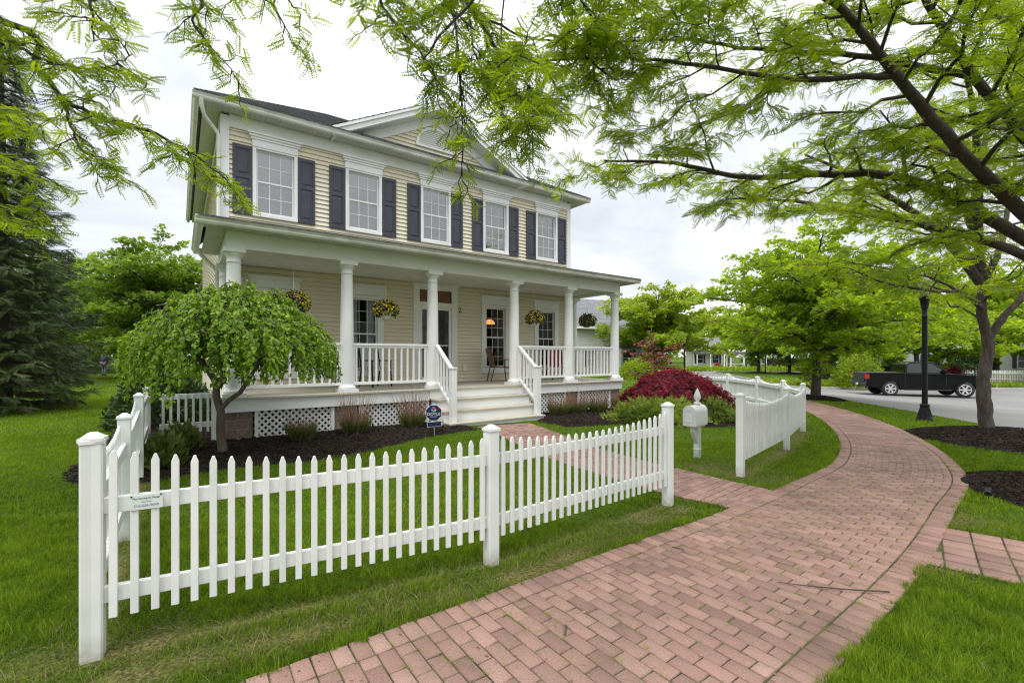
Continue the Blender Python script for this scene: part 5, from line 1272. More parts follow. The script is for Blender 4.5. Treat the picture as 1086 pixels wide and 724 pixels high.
# -- the near honey locust whose limbs reach over the path from the right (its trunk stands just outside the frame)
bx, by = 6.95, 5.35; bz = G(bx, by) + .1
T0 = [(bx, by, bz - .2), (bx + .02, by, bz + 1.2), (bx - .05, by + .02, bz + 2.3)]
fork = T0[-1]
limbs = [(T0, .27, .21),
    ([fork, (5.9, 5.2, 3.15), (4.9, 4.95, 3.75), (3.95, 4.75, 4.55), (3.3, 4.6, 5.1), (2.6, 4.4, 5.3), (1.7, 4.3, 5.6)], .105, .015),
    ([fork, (6.0, 5.7, 3.3), (5.2, 6.1, 4.0), (4.3, 6.3, 4.15), (3.2, 6.3, 4.1), (2.2, 6.2, 4.25), (1.2, 6.0, 4.2)], .10, .015),
    ([fork, (6.3, 5.3, 3.6), (5.2, 5.2, 4.8), (4.5, 5.1, 5.7), (3.8, 5.0, 6.6), (2.6, 4.8, 7.4)], .095, .018),
    ([fork, (6.8, 5.6, 4.2), (6.5, 6.0, 5.8), (6.0, 6.4, 7.4)], .085, .02),
    ([fork, (7.2, 5.9, 3.9), (7.8, 6.6, 5.3), (8.2, 7.4, 6.5)], .09, .02),
    ([fork, (6.4, 6.2, 3.2), (5.9, 7.4, 3.9), (5.2, 8.5, 4.5), (4.3, 9.2, 4.8)], .10, .02),
    ([fork, (6.6, 4.4, 3.9), (5.6, 3.4, 5.0), (4.3, 2.6, 5.6), (3.0, 2.2, 5.8)], .12, .02),
    ([(3.95, 4.75, 4.55), (3.0, 4.9, 4.6), (2.0, 4.9, 4.75), (1.0, 4.7, 4.7), (.2, 4.6, 4.6)], .04, .012),
    ([(3.3, 4.6, 5.1), (2.2, 4.1, 5.6), (1.2, 3.9, 5.5), (.2, 3.8, 5.1), (-.4, 3.8, 4.5), (-.75, 3.8, 4.1)], .04, .008),
    ([(1.7, 4.3, 5.6), (.9, 4.2, 5.6), (.15, 4.1, 5.2), (-.1, 4.1, 4.6), (.05, 4.1, 3.9)], .022, .006),
    ([(5.2, 5.2, 4.8), (4.2, 5.6, 5.3), (3.2, 5.8, 5.5), (2.2, 5.9, 5.7), (1.3, 5.8, 5.6)], .05, .012),
    ([(3.8, 5.0, 6.6), (3.0, 5.6, 6.8), (2.0, 6.0, 6.8), (1.0, 6.0, 6.5)], .04, .012)]
limbs = [(p, (r0 if i == 0 else r0 * .78), r1 * .85) for i, (p, r0, r1) in enumerate(limbs)]
def keepB(q): return q[0] > .1 and q[2] > 3.0 and q[1] > 2.6
t, n = tree('honey_locust', 'nearest honey locust, dark limbs and feathery leaves arching over the path from the right', (bx, by, bz), limbs, M['locust'], M['bark_dark'], PIN12, (.10, .165), seed=1, flat=1.2, base=.52,
     sec_step=.21, sec_len=1.4, ter_step=.10, ter_len=.36, leaf_step=.028, sec_up=.05, droop=.06, start=.22, keep=keepB)
counts['near'] = n
# -- sprays hanging into the top of the picture, from the same kind of tree standing left of the camera and behind it
cx, cy = -7.6, 1.2; cz = G(cx, cy); fk = (cx, cy, 3.0)
def tip(px, py, d): return px2w(px, py, d)
limbs = [([(cx, cy, -.2), (cx + .05, cy, 1.5), fk], .22, .17),
    ([fk, (-6.3, 2.4, 4.2), tip(0, 22, 4.2), tip(40, 70, 4.3), tip(72, 108, 4.4), tip(120, 128, 4.4), tip(165, 142, 4.5), tip(215, 170, 4.5), tip(238, 190, 4.5)], .038, .005),
    ([tip(70, 106, 4.4), tip(74, 130, 4.35), tip(86, 158, 4.3), tip(112, 168, 4.3)], .016, .005),
    ([tip(20, 50, 4.25), tip(60, 68, 4.2), tip(110, 72, 4.2), tip(140, 58, 4.2)], .014, .004),
    ([fk, (-6.6, 2.2, 5.2), tip(60, -30, 4.2), tip(95, 5, 4.2), tip(100, 45, 4.2)], .03, .005),
    ([fk, (-6.4, 3.2, 3.6), tip(-40, 150, 4.8), tip(10, 178, 4.8), tip(50, 186, 4.8)], .04, .006),
    ([(-6.6, 2.2, 5.2), (-4.6, 3.0, 6.0), tip(190, -30, 4.4), tip(205, 22, 4.4), tip(222, 48, 4.4)], .03, .005),
    ([(-4.6, 3.0, 6.0), tip(260, -40, 4.3), tip(290, 5, 4.3), tip(300, 30, 4.3)], .016, .004),
    ([fk, (-7.0, 3.0, 3.9), tip(-60, 95, 4.9), tip(-10, 112, 4.9), tip(30, 120, 4.9), tip(62, 128, 4.9)], .03, .005), ([(-7.0, 3.0, 3.9), tip(-70, 200, 5.0), tip(-20, 222, 5.0), tip(22, 232, 5.0)], .02, .005), ([fk, (-7.4, .4, 5), (-7, -.6, 7)], .12, .04), ([fk, (-8.4, 1.6, 5), (-9.2, 2.4, 6.5)], .12, .04)]
def keepC(q): return q[1] > 2.4 or q[0] < -6.5
t, n = tree('honey_locust', 'honey locust whose leafy branch tips hang into the top left corner', (cx, cy, cz), limbs, M['locust'], M['bark_dark'], PIN12, (.10, .16), seed=2, flat=1.2, base=.52,
     sec_step=.14, sec_len=.45, ter_step=.09, ter_len=.22, leaf_step=.028, sec_up=-.1, droop=.15, start=.35, keep=keepC)
counts['left'] = n
# -- tree whose hanging branches come down in the middle, before the gable
limbs = [([(-1.9, -1.6, -.2), (-1.85, -1.55, 1.6), (-1.8, -1.4, 3.1)], .2, .16), ([(-1.8, -1.4, 3.1), (-1.3, .2, 4.6), (-.7, 2.0, 5.5), tip(470, -40, 4.2), tip(500, 10, 4.2), tip(540, 72, 4.2), tip(562, 92, 4.2), tip(585, 120, 4.2)], .034, .004),
    ([(-.7, 2.0, 5.5), tip(465, -30, 3.9), tip(482, 20, 3.9), tip(488, 90, 3.9), tip(490, 148, 3.9)], .018, .004),
    ([(-.9, 1.4, 5.3), tip(395, -30, 4.0), tip(420, 25, 4.0), tip(445, 55, 4.0), tip(462, 80, 4.0)], .018, .004),
    ([tip(562, 90, 4.2), tip(555, 112, 4.2), tip(559, 140, 4.2), tip(556, 160, 4.2)], .010, .004),
    ([tip(495, 0, 4.2), tip(505, 60, 4.1), tip(525, 90, 4.1), tip(535, 115, 4.1)], .010, .004),
    ([tip(500, 10, 4.2), tip(560, 40, 4.3), tip(610, 40, 4.4), tip(640, 20, 4.5)], .012, .005), ([(-.7, 2.0, 5.5), tip(600, -30, 4.4), tip(640, 40, 4.5), tip(610, 62, 4.5)], .016, .005),
    ([tip(640, 15, 4.6), tip(625, 60, 4.6), tip(660, 85, 4.7), tip(690, 60, 4.7)], .012, .005), ([(-1.8, -1.4, 3.1), (-2.6, -2.5, 5), (-3, -3, 7)], .12, .04)]
def keepD(q): return q[1] > 3.3 or q[1] < 0
t, n = tree('honey_locust', 'honey locust whose thin branches hang before the gable at top centre', (-1.9, -1.6, 0), limbs, M['locust'], M['bark_dark'], PIN12, (.10, .165), seed=3, flat=1.2, base=.52,
     sec_step=.11, sec_len=.42, ter_step=.085, ter_len=.20, leaf_step=.026, sec_up=-.15, droop=.18, start=.42, keep=keepD)
counts['mid'] = n
# -- second street tree, trunk in full view at the right
ax_, ay_ = 10.05, 9.75; az = G(ax_, ay_) + .15
limbs = [([(ax_, ay_, az - .3), (ax_ - .03, ay_, az + .35), (ax_ - .08, ay_, az + 1.1), (ax_ + .02, ay_, az + 1.75), (ax_ - .12, ay_, az + 2.5), (ax_ - .1, ay_, az + 3.4), (ax_ - .35, ay_ + .1, az + 4.6), (ax_ - .5, ay_ + .3, az + 6.2)], .135, .04),
    ([(ax_ - .1, ay_, az + 2.55), (9.6, 9.5, 2.75), (9.1, 9.3, 2.95), (8.3, 9.0, 2.95), (7.3, 8.8, 3.05), (6.6, 8.7, 3.25)], .055, .014),
    ([(ax_, ay_, az + 1.9), (10.35, 9.7, 2.55), (10.9, 9.6, 3.2), (11.6, 9.5, 4.0), (12.3, 9.3, 4.9)], .075, .03),
    ([(ax_ - .1, ay_, az + 2.9), (10.5, 9.9, 4.1), (11.0, 10.2, 5.2), (11.4, 10.4, 6.6)], .07, .025),
    ([(ax_ - .1, ay_, az + 3.0), (9.2, 9.9, 4.3), (8.2, 9.9, 5.0), (7.2, 9.8, 5.5), (6.3, 9.7, 5.8)], .09, .02),
    ([(ax_ - .2, ay_, az + 3.9), (9.3, 9.2, 5.4), (8.6, 8.6, 6.3), (7.8, 8.1, 7.0)], .09, .02),
    ([(ax_ - .1, ay_, az + 3.3), (9.9, 10.6, 4.4), (9.6, 11.6, 5.2), (9.2, 12.6, 5.6)], .09, .02), ([(ax_ - .3, ay_, az + 4.6), (10.2, 9.9, 6.4), (10.6, 10, 8)], .07, .02),
    ([(9.1, 9.3, 2.95), (8.6, 9.5, 3.3), (7.9, 9.7, 3.5), (7.2, 9.9, 3.7)], .03, .01)]
mbk = [([(ax_ + .3 * math.cos(a), ay_ + .3 * math.sin(a), az - .12), (ax_ + .18 * math.cos(a), ay_ + .18 * math.sin(a), az + .12), (ax_ + .1 * math.cos(a), ay_ + .1 * math.sin(a), az + .5)], .10, .06) for a in (.3, 1.5, 2.7, 4.0, 5.2)]
limbs = [([(a - .37, b - .33, c - .06) for a, b, c in p], r0, r1) for p, r0, r1 in limbs]
def keepA(q): return q[2] > 2.95
t, n = tree('street_tree', 'street tree with rough twisted trunk on the mulch mound right of the lamp post', (ax_, ay_, az), limbs, M['locust'], M['bark'], PIN7, (.16, .26), seed=4, flat=1.0, base=.5,
     sec_step=.32, sec_len=1.3, ter_step=.19, ter_len=.55, leaf_step=.07, sec_up=.08, droop=.06, start=.35, keep=keepA)
counts['A'] = n
tr_o = [o for o in t.children if o.name.startswith('trunk')][0]
bm = bmesh.new(); bm.from_mesh(tr_o.data); bm.free()

# -- generic broadleaf built once, turned and scaled for its neighbours
def broad(name, label, x, y, h, w, trunk_h, leafm, barkm, n_limb=9, group=None, cat='tree', seed=0, size=(.16, .28), dens=1.0, base=.5, low=.28, tmpl=CLU, z=None, leanx=0):
    z = G(x, y) if z is None else z; r = .025 * h + .02; limbs = [([(x, y, z - .2), (x + .05, y, z + trunk_h * .5), (x - .03 + leanx * .3, y, z + trunk_h), (x + leanx * .7, y + .1, z + h * .6), (x + leanx, y, z + h * .86)], r, r * .2)]
    for k in range(n_limb):
        a = 2.4 * k + seed; f = (k + .5) / n_limb; z0 = z + trunk_h * .85 + (h * .62 - trunk_h * .85) * f; ln = w / 2 * (1.02 - .45 * f) * rng.uniform(.85, 1.1); rise = (.25 + .85 * f) * ln * .6
        p0 = (x + leanx * f * .5, y, z0); p1 = (x + ln * .45 * math.cos(a), y + ln * .45 * math.sin(a), z0 + rise * .65); p2 = (x + ln * math.cos(a), y + ln * math.sin(a), z0 + rise * (.9 if f > .3 else .6))
        limbs.append(([p0, p1, p2], r * .45 * (1 - .4 * f), r * .08))
    sc = h / 7.0
    return tree(name, label, (x, y, z), limbs, leafm, barkm, tmpl, size, cat, group, seed, .7, base, tonescale=.9 / sc, sec_step=.36 * sc / dens, sec_len=1.25 * sc, ter_step=.26 * sc, ter_len=.62 * sc, leaf_step=.085 * sc / dens, sec_up=.25, droop=.05, start=low, twig_r=.006 * sc)
_, n = broad('street_tree', 'full bright green street tree with straight trunk beside the bend of the brick path', 11.6, 17.7, 6.9, 9.0, 2.0, M['midleaf'], M['bark'], 19, seed=5, size=(.24, .40), dens=1.15, low=.08, base=.6); counts['street'] = n
_, n = broad('pale_tree', 'rounded yellow-green tree behind the far lamp post and the red maple', 12.4, 39, 8.6, 10.5, 2.6, M['paleleaf'], M['bark'], 16, seed=6, size=(.44, .72), dens=1.05, low=.12, base=.6); counts['pale'] = n
t2, n = broad('park_tree', 'small upright tree with dark trunk on the left of the island lawn', 30.6, 57.5, 9, 9, 2.9, M['midleaf'], M['bark'], 13, seed=7, size=(.5, .85), dens=.9, low=.15, base=.6); counts['park'] = n
def again(src, x, y, rz, sc, label, group=None, cat=None):
    c = copy_tree(src); c.location = (x, y, G(x, y)); c.rotation_euler = (0, 0, rz); c.scale = (sc[0], sc[0], sc[1])
    c['label'] = label
    if group: c['group'] = group
    return c
again(t2, 34.2, 57.0, 1.1, (.9, .95), 'park tree in the middle of the island lawn, its mulch ring in plain grass')
again(t2, 36.2, 52.5, 2.3, (.95, 1.0), 'park tree with thick slanting trunk just behind the bright street tree')
again(t2, 27.0, 36.2, 3.9, (.85, .85), 'park tree directly behind the rear of the pickup')
again(t2, 34.2, 37.2, 5.0, (.95, .9), 'park tree with spreading limbs behind the cab of the pickup')
again(t2, 45.5, 38.0, .6, (.9, .9), 'park tree at the right picture edge before the white house')
BG = 'green trees closing the view far behind the street'
for i, (x, y, rz, s1, s2) in enumerate(((20, 72, 0, 1.2, 1.15), (15.5, 60, 2, 1.1, 1.1), (27, 84, 4, 1.3, 1.3), (47, 100, 1, 1.5, 1.5), (57, 78, 3, 1.3, 1.25), (70, 74, 5, 1.4, 1.4), (84, 70, .4, 1.5, 1.5), (31, 100, 2.2, 1.5, 1.6), (64, 108, 4.4, 1.6, 1.7), (88, 98, 1.7, 1.7, 1.8), (46, 68, 2.9, 1.0, 1.1), (10, 78, 5.5, 1.3, 1.5), (100, 84, 3.3, 1.5, 1.6), (62, 60, 1.2, 1.15, 1.2), (74, 56, 4.1, 1.2, 1.25), (46.5, 44.5, .3, 1.25, 1.35), (54, 43.5, 3.6, 1.3, 1.4), (40, 49, 1.9, 1.3, 1.45), (34, 50, 4.9, 1.2, 1.3), (62, 47, 2.6, 1.35, 1.4))):
    again(t2, x, y, rz, (s1, s2), 'leafy green tree in the row that closes the view far behind the street', BG)
# left background: tall broadleaf and conifers
_, n = broad('broadleaf_tree', 'large bright green round tree at the end of the left lawn beside the house', -22.5, 29.5, 9.6, 10.5, 1.6, M['bgleaf'], M['bark'], 20, seed=9, size=(.38, .62), dens=1.25, low=.05, base=.6); counts['bgleft'] = n
tb, n = broad('broadleaf_tree', 'dark leafy tree behind the walking person at the end of the lawn', -33, 41, 10, 10, 1.2, M['darkleaf'], M['bark_dark'], 11, seed=10, size=(.4, .6), dens=.8, low=.1); counts['bgdark'] = n
again(tb, -41, 44, 2, (1.1, 1.1), 'dark leafy tree farther left behind the spruces')
again(tb, -26.5, 44, 4, (1.1, 1.0), 'dark leafy tree right behind the bright round tree at the lawn end')
# -- spruces
def spruce(label, x, y, h, w, nm='spruce', leafm='needle', seed=0, dens=1.0, cat='tree', z=None, low=.02):
    z = G(x, y) if z is None else z; t = thing(nm, (x, y, z), 0, label, cat); mb = MB(); mb.tube([(0, 0, -.2), (0, 0, h * .5), (0, 0, h)], [.022 * h, .012 * h, .01], 8)
    P, A, S = [], [], []; zz_ = h * low + .15; a0 = seed
    while zz_ < h * .985:
        f = zz_ / h; rad = w / 2 * (1 - f) ** .85 * rng.uniform(.85, 1.1) + .12; nb = 9 if f < .8 else 6
        for k in range(nb):
            a = a0 + 6.2832 * k / nb + rng.normal(0, .12); rr = rad * rng.uniform(.72, 1.12); dn = np.array([math.cos(a), math.sin(a), 0]); n_ = 7
            q = np.array([dn * rr * t_ + np.array([0, 0, zz_ - .22 * rr * t_ ** 1.0 + .20 * rr * t_ ** 3]) for t_ in np.linspace(0, 1, n_)]); mb.tube([tuple(v) for v in q], list(np.linspace(.028, .006, n_)), 4, cap=False)
            lat = np.array([-dn[1], dn[0], 0]); m = int(rr * 46 * dens) + 6
            for j in range(m):
                t_ = rng.uniform(.12, 1) ** .8; i = min(int(t_ * (n_ - 1)), n_ - 2); o = q[i] + (q[i + 1] - q[i]) * (t_ * (n_ - 1) - i); sg_ = rng.choice((-1, 1)); off_ = rng.uniform(0, .34) * (1.05 - .5 * t_) * min(1, rr)
                d3 = dn * rng.uniform(.4, 1) + lat * sg_ * rng.uniform(.2, .9) + np.array([0, 0, rng.uniform(-.75, .05)]); P.append(o + lat * sg_ * off_ + np.array([0, 0, -off_ * rng.uniform(.1, .7)])); A.append(d3)
        zz_ += .26 * rng.uniform(.8, 1.15) * (1 if f < .8 else .8) ; a0 += .37
    P = np.array(P); A = np.array(A); mb.build('trunk', M['bark_dark'], t)
    SP = []; SF = []
    for k in range(5):
        y0 = k * .17; b = len(SP); SP += [(0, y0, 0), (.16, y0 + .22, .03), (.02, y0 + .1, 0), (0, y0, 0), (-.16, y0 + .22, .03), (-.02, y0 + .1, 0)]; SF += [(b, b + 1, b + 2), (b + 3, b + 5, b + 4)]
    b = len(SP); SP += [(-.025, 0, 0), (.025, 0, 0), (0, 1.1, 0)]; SF += [(b, b + 1, b + 2)]
    tmpl = (np.array(SP, float), np.array(SF)); foliage('crown', tmpl, P, A, (.17, .34), M[leafm], t, (0, 0, 0), seed, 1.2, 1.0, .4); return t, len(P)
ts, n = spruce('tall dark spruce with drooping boughs at the left edge of the lawn', -13.9, 12.6, 10.5, 4.0, seed=1, dens=1.3); counts['spruce'] = n
ts2, n = spruce('olive-toned fir with layered boughs behind the dark spruce, left of the person', -29.5, 26.5, 10, 6.5, 'fir', 'needle2', seed=2, dens=.7); counts['fir'] = n
again(ts2, -34.5, 36, 1.5, (1.0, .95), 'fir standing just behind the person at the lawn end')
again(ts2, -24.0, 19.5, 2.5, (.95, 1.05), 'fir half hidden by the dark spruce at the left picture edge')
again(ts2, -31, 27, .5, (1.0, 1.1), 'fir farther back between the dark spruce and the lawn end')
# -- weeping cherry in front of the porch
wx, wy = -4.45, 7.1; wz = G(wx, wy) + .05; org = (wx, wy, wz); t = thing('weeping_tree', org, 0, 'small weeping ornamental tree with twisted trunk in the mulch before the porch', 'tree')
mb = MB(); mb.tube([(0.02, 0, -.15), (.0, 0, .1), (-.03, 0, .35), (-.02, 0, .62), (-.10, .02, .85), (-.09, .0, 1.0), (.03, 0, 1.12)], [.085, .066, .058, .056, .054, .05, .045], 12)
mb.tube([(-.02, 0, .66), (.10, .0, .80), (.26, .03, .92), (.40, .05, 1.15), (.55, .1, 1.45)], [.04, .038, .036, .03, .02], 8); mb.tube([(.03, 0, 1.1), (.0, .0, 1.4), (.12, .05, 1.7), (.1, 0, 2.1)], [.042, .032, .025, .018], 8)
mb.tube([(-.05, 0, 1.0), (-.3, .1, 1.3), (-.6, .1, 1.6), (-.8, .1, 1.75)], [.05, .045, .035, .02], 7); P, A = [], []
for k in range(290):
    a = rng.uniform(0, 6.283); st_ = np.array([rng.normal(0, .35), rng.normal(0, .28), rng.uniform(1.5, 2.25)]); R_ = math.sqrt(rng.uniform(.06, 1.0)); ex, ey = .20 + 1.56 * R_ * math.cos(a), 1.15 * R_ * math.sin(a)
    top = 2.47 - .74 * R_ ** 2.6 + rng.normal(0, .07); end = top - rng.uniform(.35, 1.0) * (.75 + .45 * R_); end = max(end, .85 + .38 * rng.random() + (.18 if ex > .6 else 0))
    pts = catmull([tuple(st_), (st_[0] + (ex - st_[0]) * .45, st_[1] + (ey - st_[1]) * .45, max(top, st_[2]) - .03), (st_[0] + (ex - st_[0]) * .85, st_[1] + (ey - st_[1]) * .85, top - .05), (ex, ey, (top + end) / 2 + .1), (ex * 1.03 + rng.normal(0, .04), ey * 1.03, end)], 5)
    mb.tube([tuple(p) for p in pts], list(np.linspace(.011, .0025, len(pts))), 4, cap=False)
    s = np.concatenate([[0], np.cumsum(np.linalg.norm(np.diff(pts, axis=0), axis=1))]); m = int(s[-1] / .016)
    for j in range(m):
        d = s[-1] * (.2 + .8 * (j + rng.random()) / m); p = np.array([np.interp(d, s, pts[:, c]) for c in range(3)]); out_ = np.array([ex, ey, 0]) / (math.hypot(ex, ey) + .1)
        P.append(p + rng.normal(0, .02, 3)); A.append(out_ * rng.uniform(-.1, .7) + rng.normal(0, .45, 3) + np.array([0, 0, -.75]))
P, A = np.array(P), np.array(A); n = len(P); nr = np.stack([P[:, 0] * .9 + rng.normal(0, .5, n), P[:, 1] * .9 + rng.normal(0, .5, n), .7 + 0 * P[:, 0]], 1)
mb.build('trunk', M['bark_cherry'], t); V, F = instance(LEAF2 * np.array([1.25, 1, 1]), LEAF2F, P, A, nr, rng.uniform(.048, .088, n)); tone = np.clip(.56 + .2 * clump_tone(P, 2.2) + rng.normal(0, .2, n), 0, 1)
F = F.copy(); np_mesh('crown', V, np.concatenate([F[:, [0, 1, 2]], F[F[:, 2] != F[:, 3]][:, [0, 2, 3]]]), M['cherryleaf'], t, tone=np.repeat(tone, len(LEAF2))); counts['cherry'] = n

# ------------------------------------------------------------------ shrubs and border plants
def dome(n, rx, ry, rz, lo=-.2, inner=.55, lump=.12, k=5):
    a = rng.uniform(0, 6.283, n); e = np.arcsin(rng.uniform(math.sin(lo), 1, n)); r = rng.uniform(inner, 1, n) ** .6 * (1 + lump * np.sin(k * a + 2 * np.sin(4 * e)) * np.cos(3 * e))
    d = np.stack([np.cos(a) * np.cos(e), np.sin(a) * np.cos(e), np.sin(e)], 1); return d * np.array([rx, ry, rz]) * r[:, None], d
def shrub(name, label, x, y, rx, ry, rz, n, leafm, size, cat='shrub', group=None, zc=.0, tmpl=(LEAF1, LEAF1F), up=.3, lo=-.1, inner=.5, lump=.14, base=.5, stems=True, z=None, k=5, rnd=.5, dz=0):
    z = (G(x, y) if z is None else z) + dz; t = thing(name, (x, y, z), 0, label, cat, group); P, d = dome(n, rx, ry, rz, lo, inner, lump, k); P = P + np.array([0, 0, zc]); kk = P[:, 2] > .0; P, d = P[kk], d[kk]
    A = d + rng.normal(0, rnd, d.shape) + np.array([0, 0, up]); V, F = instance(tmpl[0], tmpl[1], P, A, d + rng.normal(0, .5, d.shape), rng.uniform(*size, len(P)))
    tone = np.clip(base + .22 * clump_tone(P, 2.0 / max(rx, .4), x) + rng.normal(0, .18, len(P)), 0, 1); np_mesh('foliage', V, F, M[leafm], t, tone=np.repeat(tone, len(tmpl[0])))
    if stems:
        mb = MB()
        for k_ in range(7): a = .9 * k_; mb.tube([(.05 * math.cos(a), .05 * math.sin(a), -.1), (.3 * rx * math.cos(a), .3 * ry * math.sin(a), zc + rz * .35), (.65 * rx * math.cos(a), .65 * ry * math.sin(a), zc + rz * .6)], [.03 * min(1, rx), .02 * min(1, rx), .006], 5)
        mb.build('stems', M['bark_dark'], t)
    return t
shrub('evergreen_shrub', 'dark glossy evergreen shrub behind the short fence panel at the house corner', -7.5, 9.9, .95, .85, 1.25, 4200, 'darkleaf', (.07, .13), lump=.1, base=.45)
shrub('evergreen_shrub', 'low dark evergreen clump beside the house wall beyond the fence', -8.2, 11.6, .9, .9, .8, 2600, 'darkleaf', (.07, .13))
# crimson maple: layered, weeping dissected foliage
mxx, myy = 4.45, 12.75; mz = G(mxx, myy); t = thing('red_maple_shrub', (mxx, myy, mz), 0, 'wide mounded crimson-leaved shrub at the right end of the porch', 'shrub')
P, A = [], []; mb = MB()
for k in range(170):
    a = rng.uniform(0, 6.283); rr = math.sqrt(rng.uniform(.05, 1)); ex, ey = 1.45 * rr * math.cos(a), 1.2 * rr * math.sin(a); top = 1.10 - .48 * rr ** 2.6 + rng.normal(0, .06) - (.10 if ex < -.9 else 0); n_ = 10
    pts = catmull([(0, 0, .3), (ex * .4, ey * .4, top + .02), (ex * .8, ey * .8, top), (ex, ey, top - .12), (ex * 1.12, ey * 1.12, top - .34)], 4); mb.tube([tuple(p) for p in pts], list(np.linspace(.016, .003, len(pts))), 4, cap=False)
    for j in range(72):
        i = rng.integers(len(pts) // 3, len(pts)); P.append(pts[i] + rng.normal(0, .055, 3)); A.append(np.array([ex, ey, 0]) * .5 + rng.normal(0, .55, 3) + np.array([0, 0, -.45]))
P, A = np.array(P), np.array(A); ST = []; SF_ = []
for k in range(5):
    an = (k - 2) * .55; b = len(ST); c_, s_ = math.sin(an), math.cos(an); ln = 1 - .12 * abs(k - 2); ST += [(0, 0, 0), (c_ * ln * .5 + s_ * .07, s_ * ln * .5 - c_ * .07, .03), (c_ * ln, s_ * ln, -.08), (c_ * ln * .5 - s_ * .07, s_ * ln * .5 + c_ * .07, .03)]; SF_.append((b, b + 1, b + 2, b + 3))
n = len(P); V, F = instance(np.array(ST), np.array(SF_), P, A, np.stack([P[:, 0] + rng.normal(0, .5, n), P[:, 1] + rng.normal(0, .5, n), np.full(n, .9)], 1), rng.uniform(.06, .11, n))
np_mesh('crown', V, F, M['maple'], t, tone=np.repeat(np.clip(.45 + .2 * (P[:, 2] - .5) + .30 * clump_tone(P, 4) + rng.normal(0, .22, n), 0, 1), len(ST))); mb.build('stems', M['bark_dark'], t)
shrub('juniper', 'low spreading light green juniper in front of the crimson shrub', 3.55, 11.35, 1.20, .62, .50, 7000, 'juniper', (.06, .13), up=.15, lump=.3, base=.5, k=9, tmpl=PIN5, rnd=.6)
shrub('juniper', 'darker low juniper right of the mailbox under the crimson shrub', 5.0, 11.6, .55, .5, .55, 2600, 'juniper', (.05, .10), up=.1, lump=.2, base=.3, k=6, tmpl=PIN5)
# rusty open sapling behind
sx_, sy_ = 5.15, 16.8; sz_ = G(sx_, sy_)
limbs = [([(sx_, sy_, sz_ - .1), (sx_ + .05, sy_, sz_ + .8), (sx_, sy_, sz_ + 1.6), (sx_ - .1, sy_, sz_ + 2.45)], .04, .01)] + [([(sx_, sy_, sz_ + .5 + .2 * k), (sx_ + .4 * math.cos(2.4 * k), sy_ + .4 * math.sin(2.4 * k), sz_ + .75 + .22 * k), (sx_ + .9 * math.cos(2.4 * k), sy_ + .9 * math.sin(2.4 * k), sz_ + .85 + .23 * k)], .02, .005) for k in range(7)]
tree('sapling', 'open rust-leaved sapling behind the crimson shrub', (sx_, sy_, sz_), limbs, M['rustleaf'], M['bark'], (LEAF1, LEAF1F), (.10, .16), seed=11, sec_step=.16, sec_len=.4, ter_step=.12, ter_len=.2, leaf_step=.03, start=.15)
# ornamental grasses along the porch: green base, dry upright stalks
def orn(x, y, label, r=.33, h=.85, tilt=0):
    t = thing('ornamental_grass', (x, y, G(x, y) + .05), 0, label, 'ornamental grass', 'ornamental grasses along the porch'); n = 700
    a = rng.uniform(0, 6.283, n); q = np.sqrt(rng.random(n)) * r * .55; b0 = np.stack([q * np.cos(a), q * np.sin(a), np.zeros(n)], 1); a2 = a + rng.normal(0, .6, n); ax = np.stack([np.cos(a2) * .55, np.sin(a2) * .55, np.ones(n)], 1)
    BL = np.array([(-.016, 0, 0), (.016, 0, 0), (.014, .5, .0), (-.014, .5, .0), (0, 1, -.18)]); BF_ = np.array([(0, 1, 2), (0, 2, 3), (3, 2, 4)])
    V, F = instance(BL, BF_, b0, ax, rng.normal(0, 1, (n, 3)), rng.uniform(.18, .40, n)); np_mesh('blades', V, F, M['ornleaf'], t, tone=np.repeat(rng.random(n), 5))
    n = 230; a = rng.uniform(0, 6.283, n); q = np.sqrt(rng.random(n)) * r * .6; b0 = np.stack([q * np.cos(a), q * np.sin(a), np.zeros(n)], 1); ax = np.stack([np.cos(a) * rng.uniform(0, .42, n), np.sin(a) * rng.uniform(0, .42, n), np.ones(n)], 1)
    V, F = instance(BL * np.array([.38, 1, .5]), BF_, b0, ax, rng.normal(0, 1, (n, 3)), rng.uniform(.4, 1, n) * h); np_mesh('stalks', V, F, M['ornstalk'], t, tone=np.repeat(rng.random(n), 5)); return t
for s, p, l, h in ((1.75, 8.75, 'ornamental grass nearest the weeping tree, low and green', .62), (2.75, 8.95, 'ornamental grass with tall reddish stalks before the pier left of centre', .95), (3.95, 9.05, 'ornamental grass with tall reddish stalks beside the blue security sign', .95),
                   (7.95, 9.0, 'ornamental grass just right of the porch steps', .7), (8.75, 9.1, 'ornamental grass second from the steps on their right', .8), (9.45, 9.05, 'ornamental grass third from the steps on their right', .8), (10.5, 9.1, 'ornamental grass at the right end of the porch beside the juniper', .85)):
    orn(*W(s, p), l, .36 if h > .65 else .30, h)
# weeds and perennials inside the left fence
for x, y, l in ((-4.75, 6.3, 'small leafy perennial in the mulch behind the left end of the front fence'), (-5.15, 7.2, 'small leafy perennial at the foot of the short fence panel')):
    shrub('perennial', l, x, y, .24, .24, .38, 500, 'ornleaf', (.08, .16), 'plant', stems=False, up=.9, dz=.04)
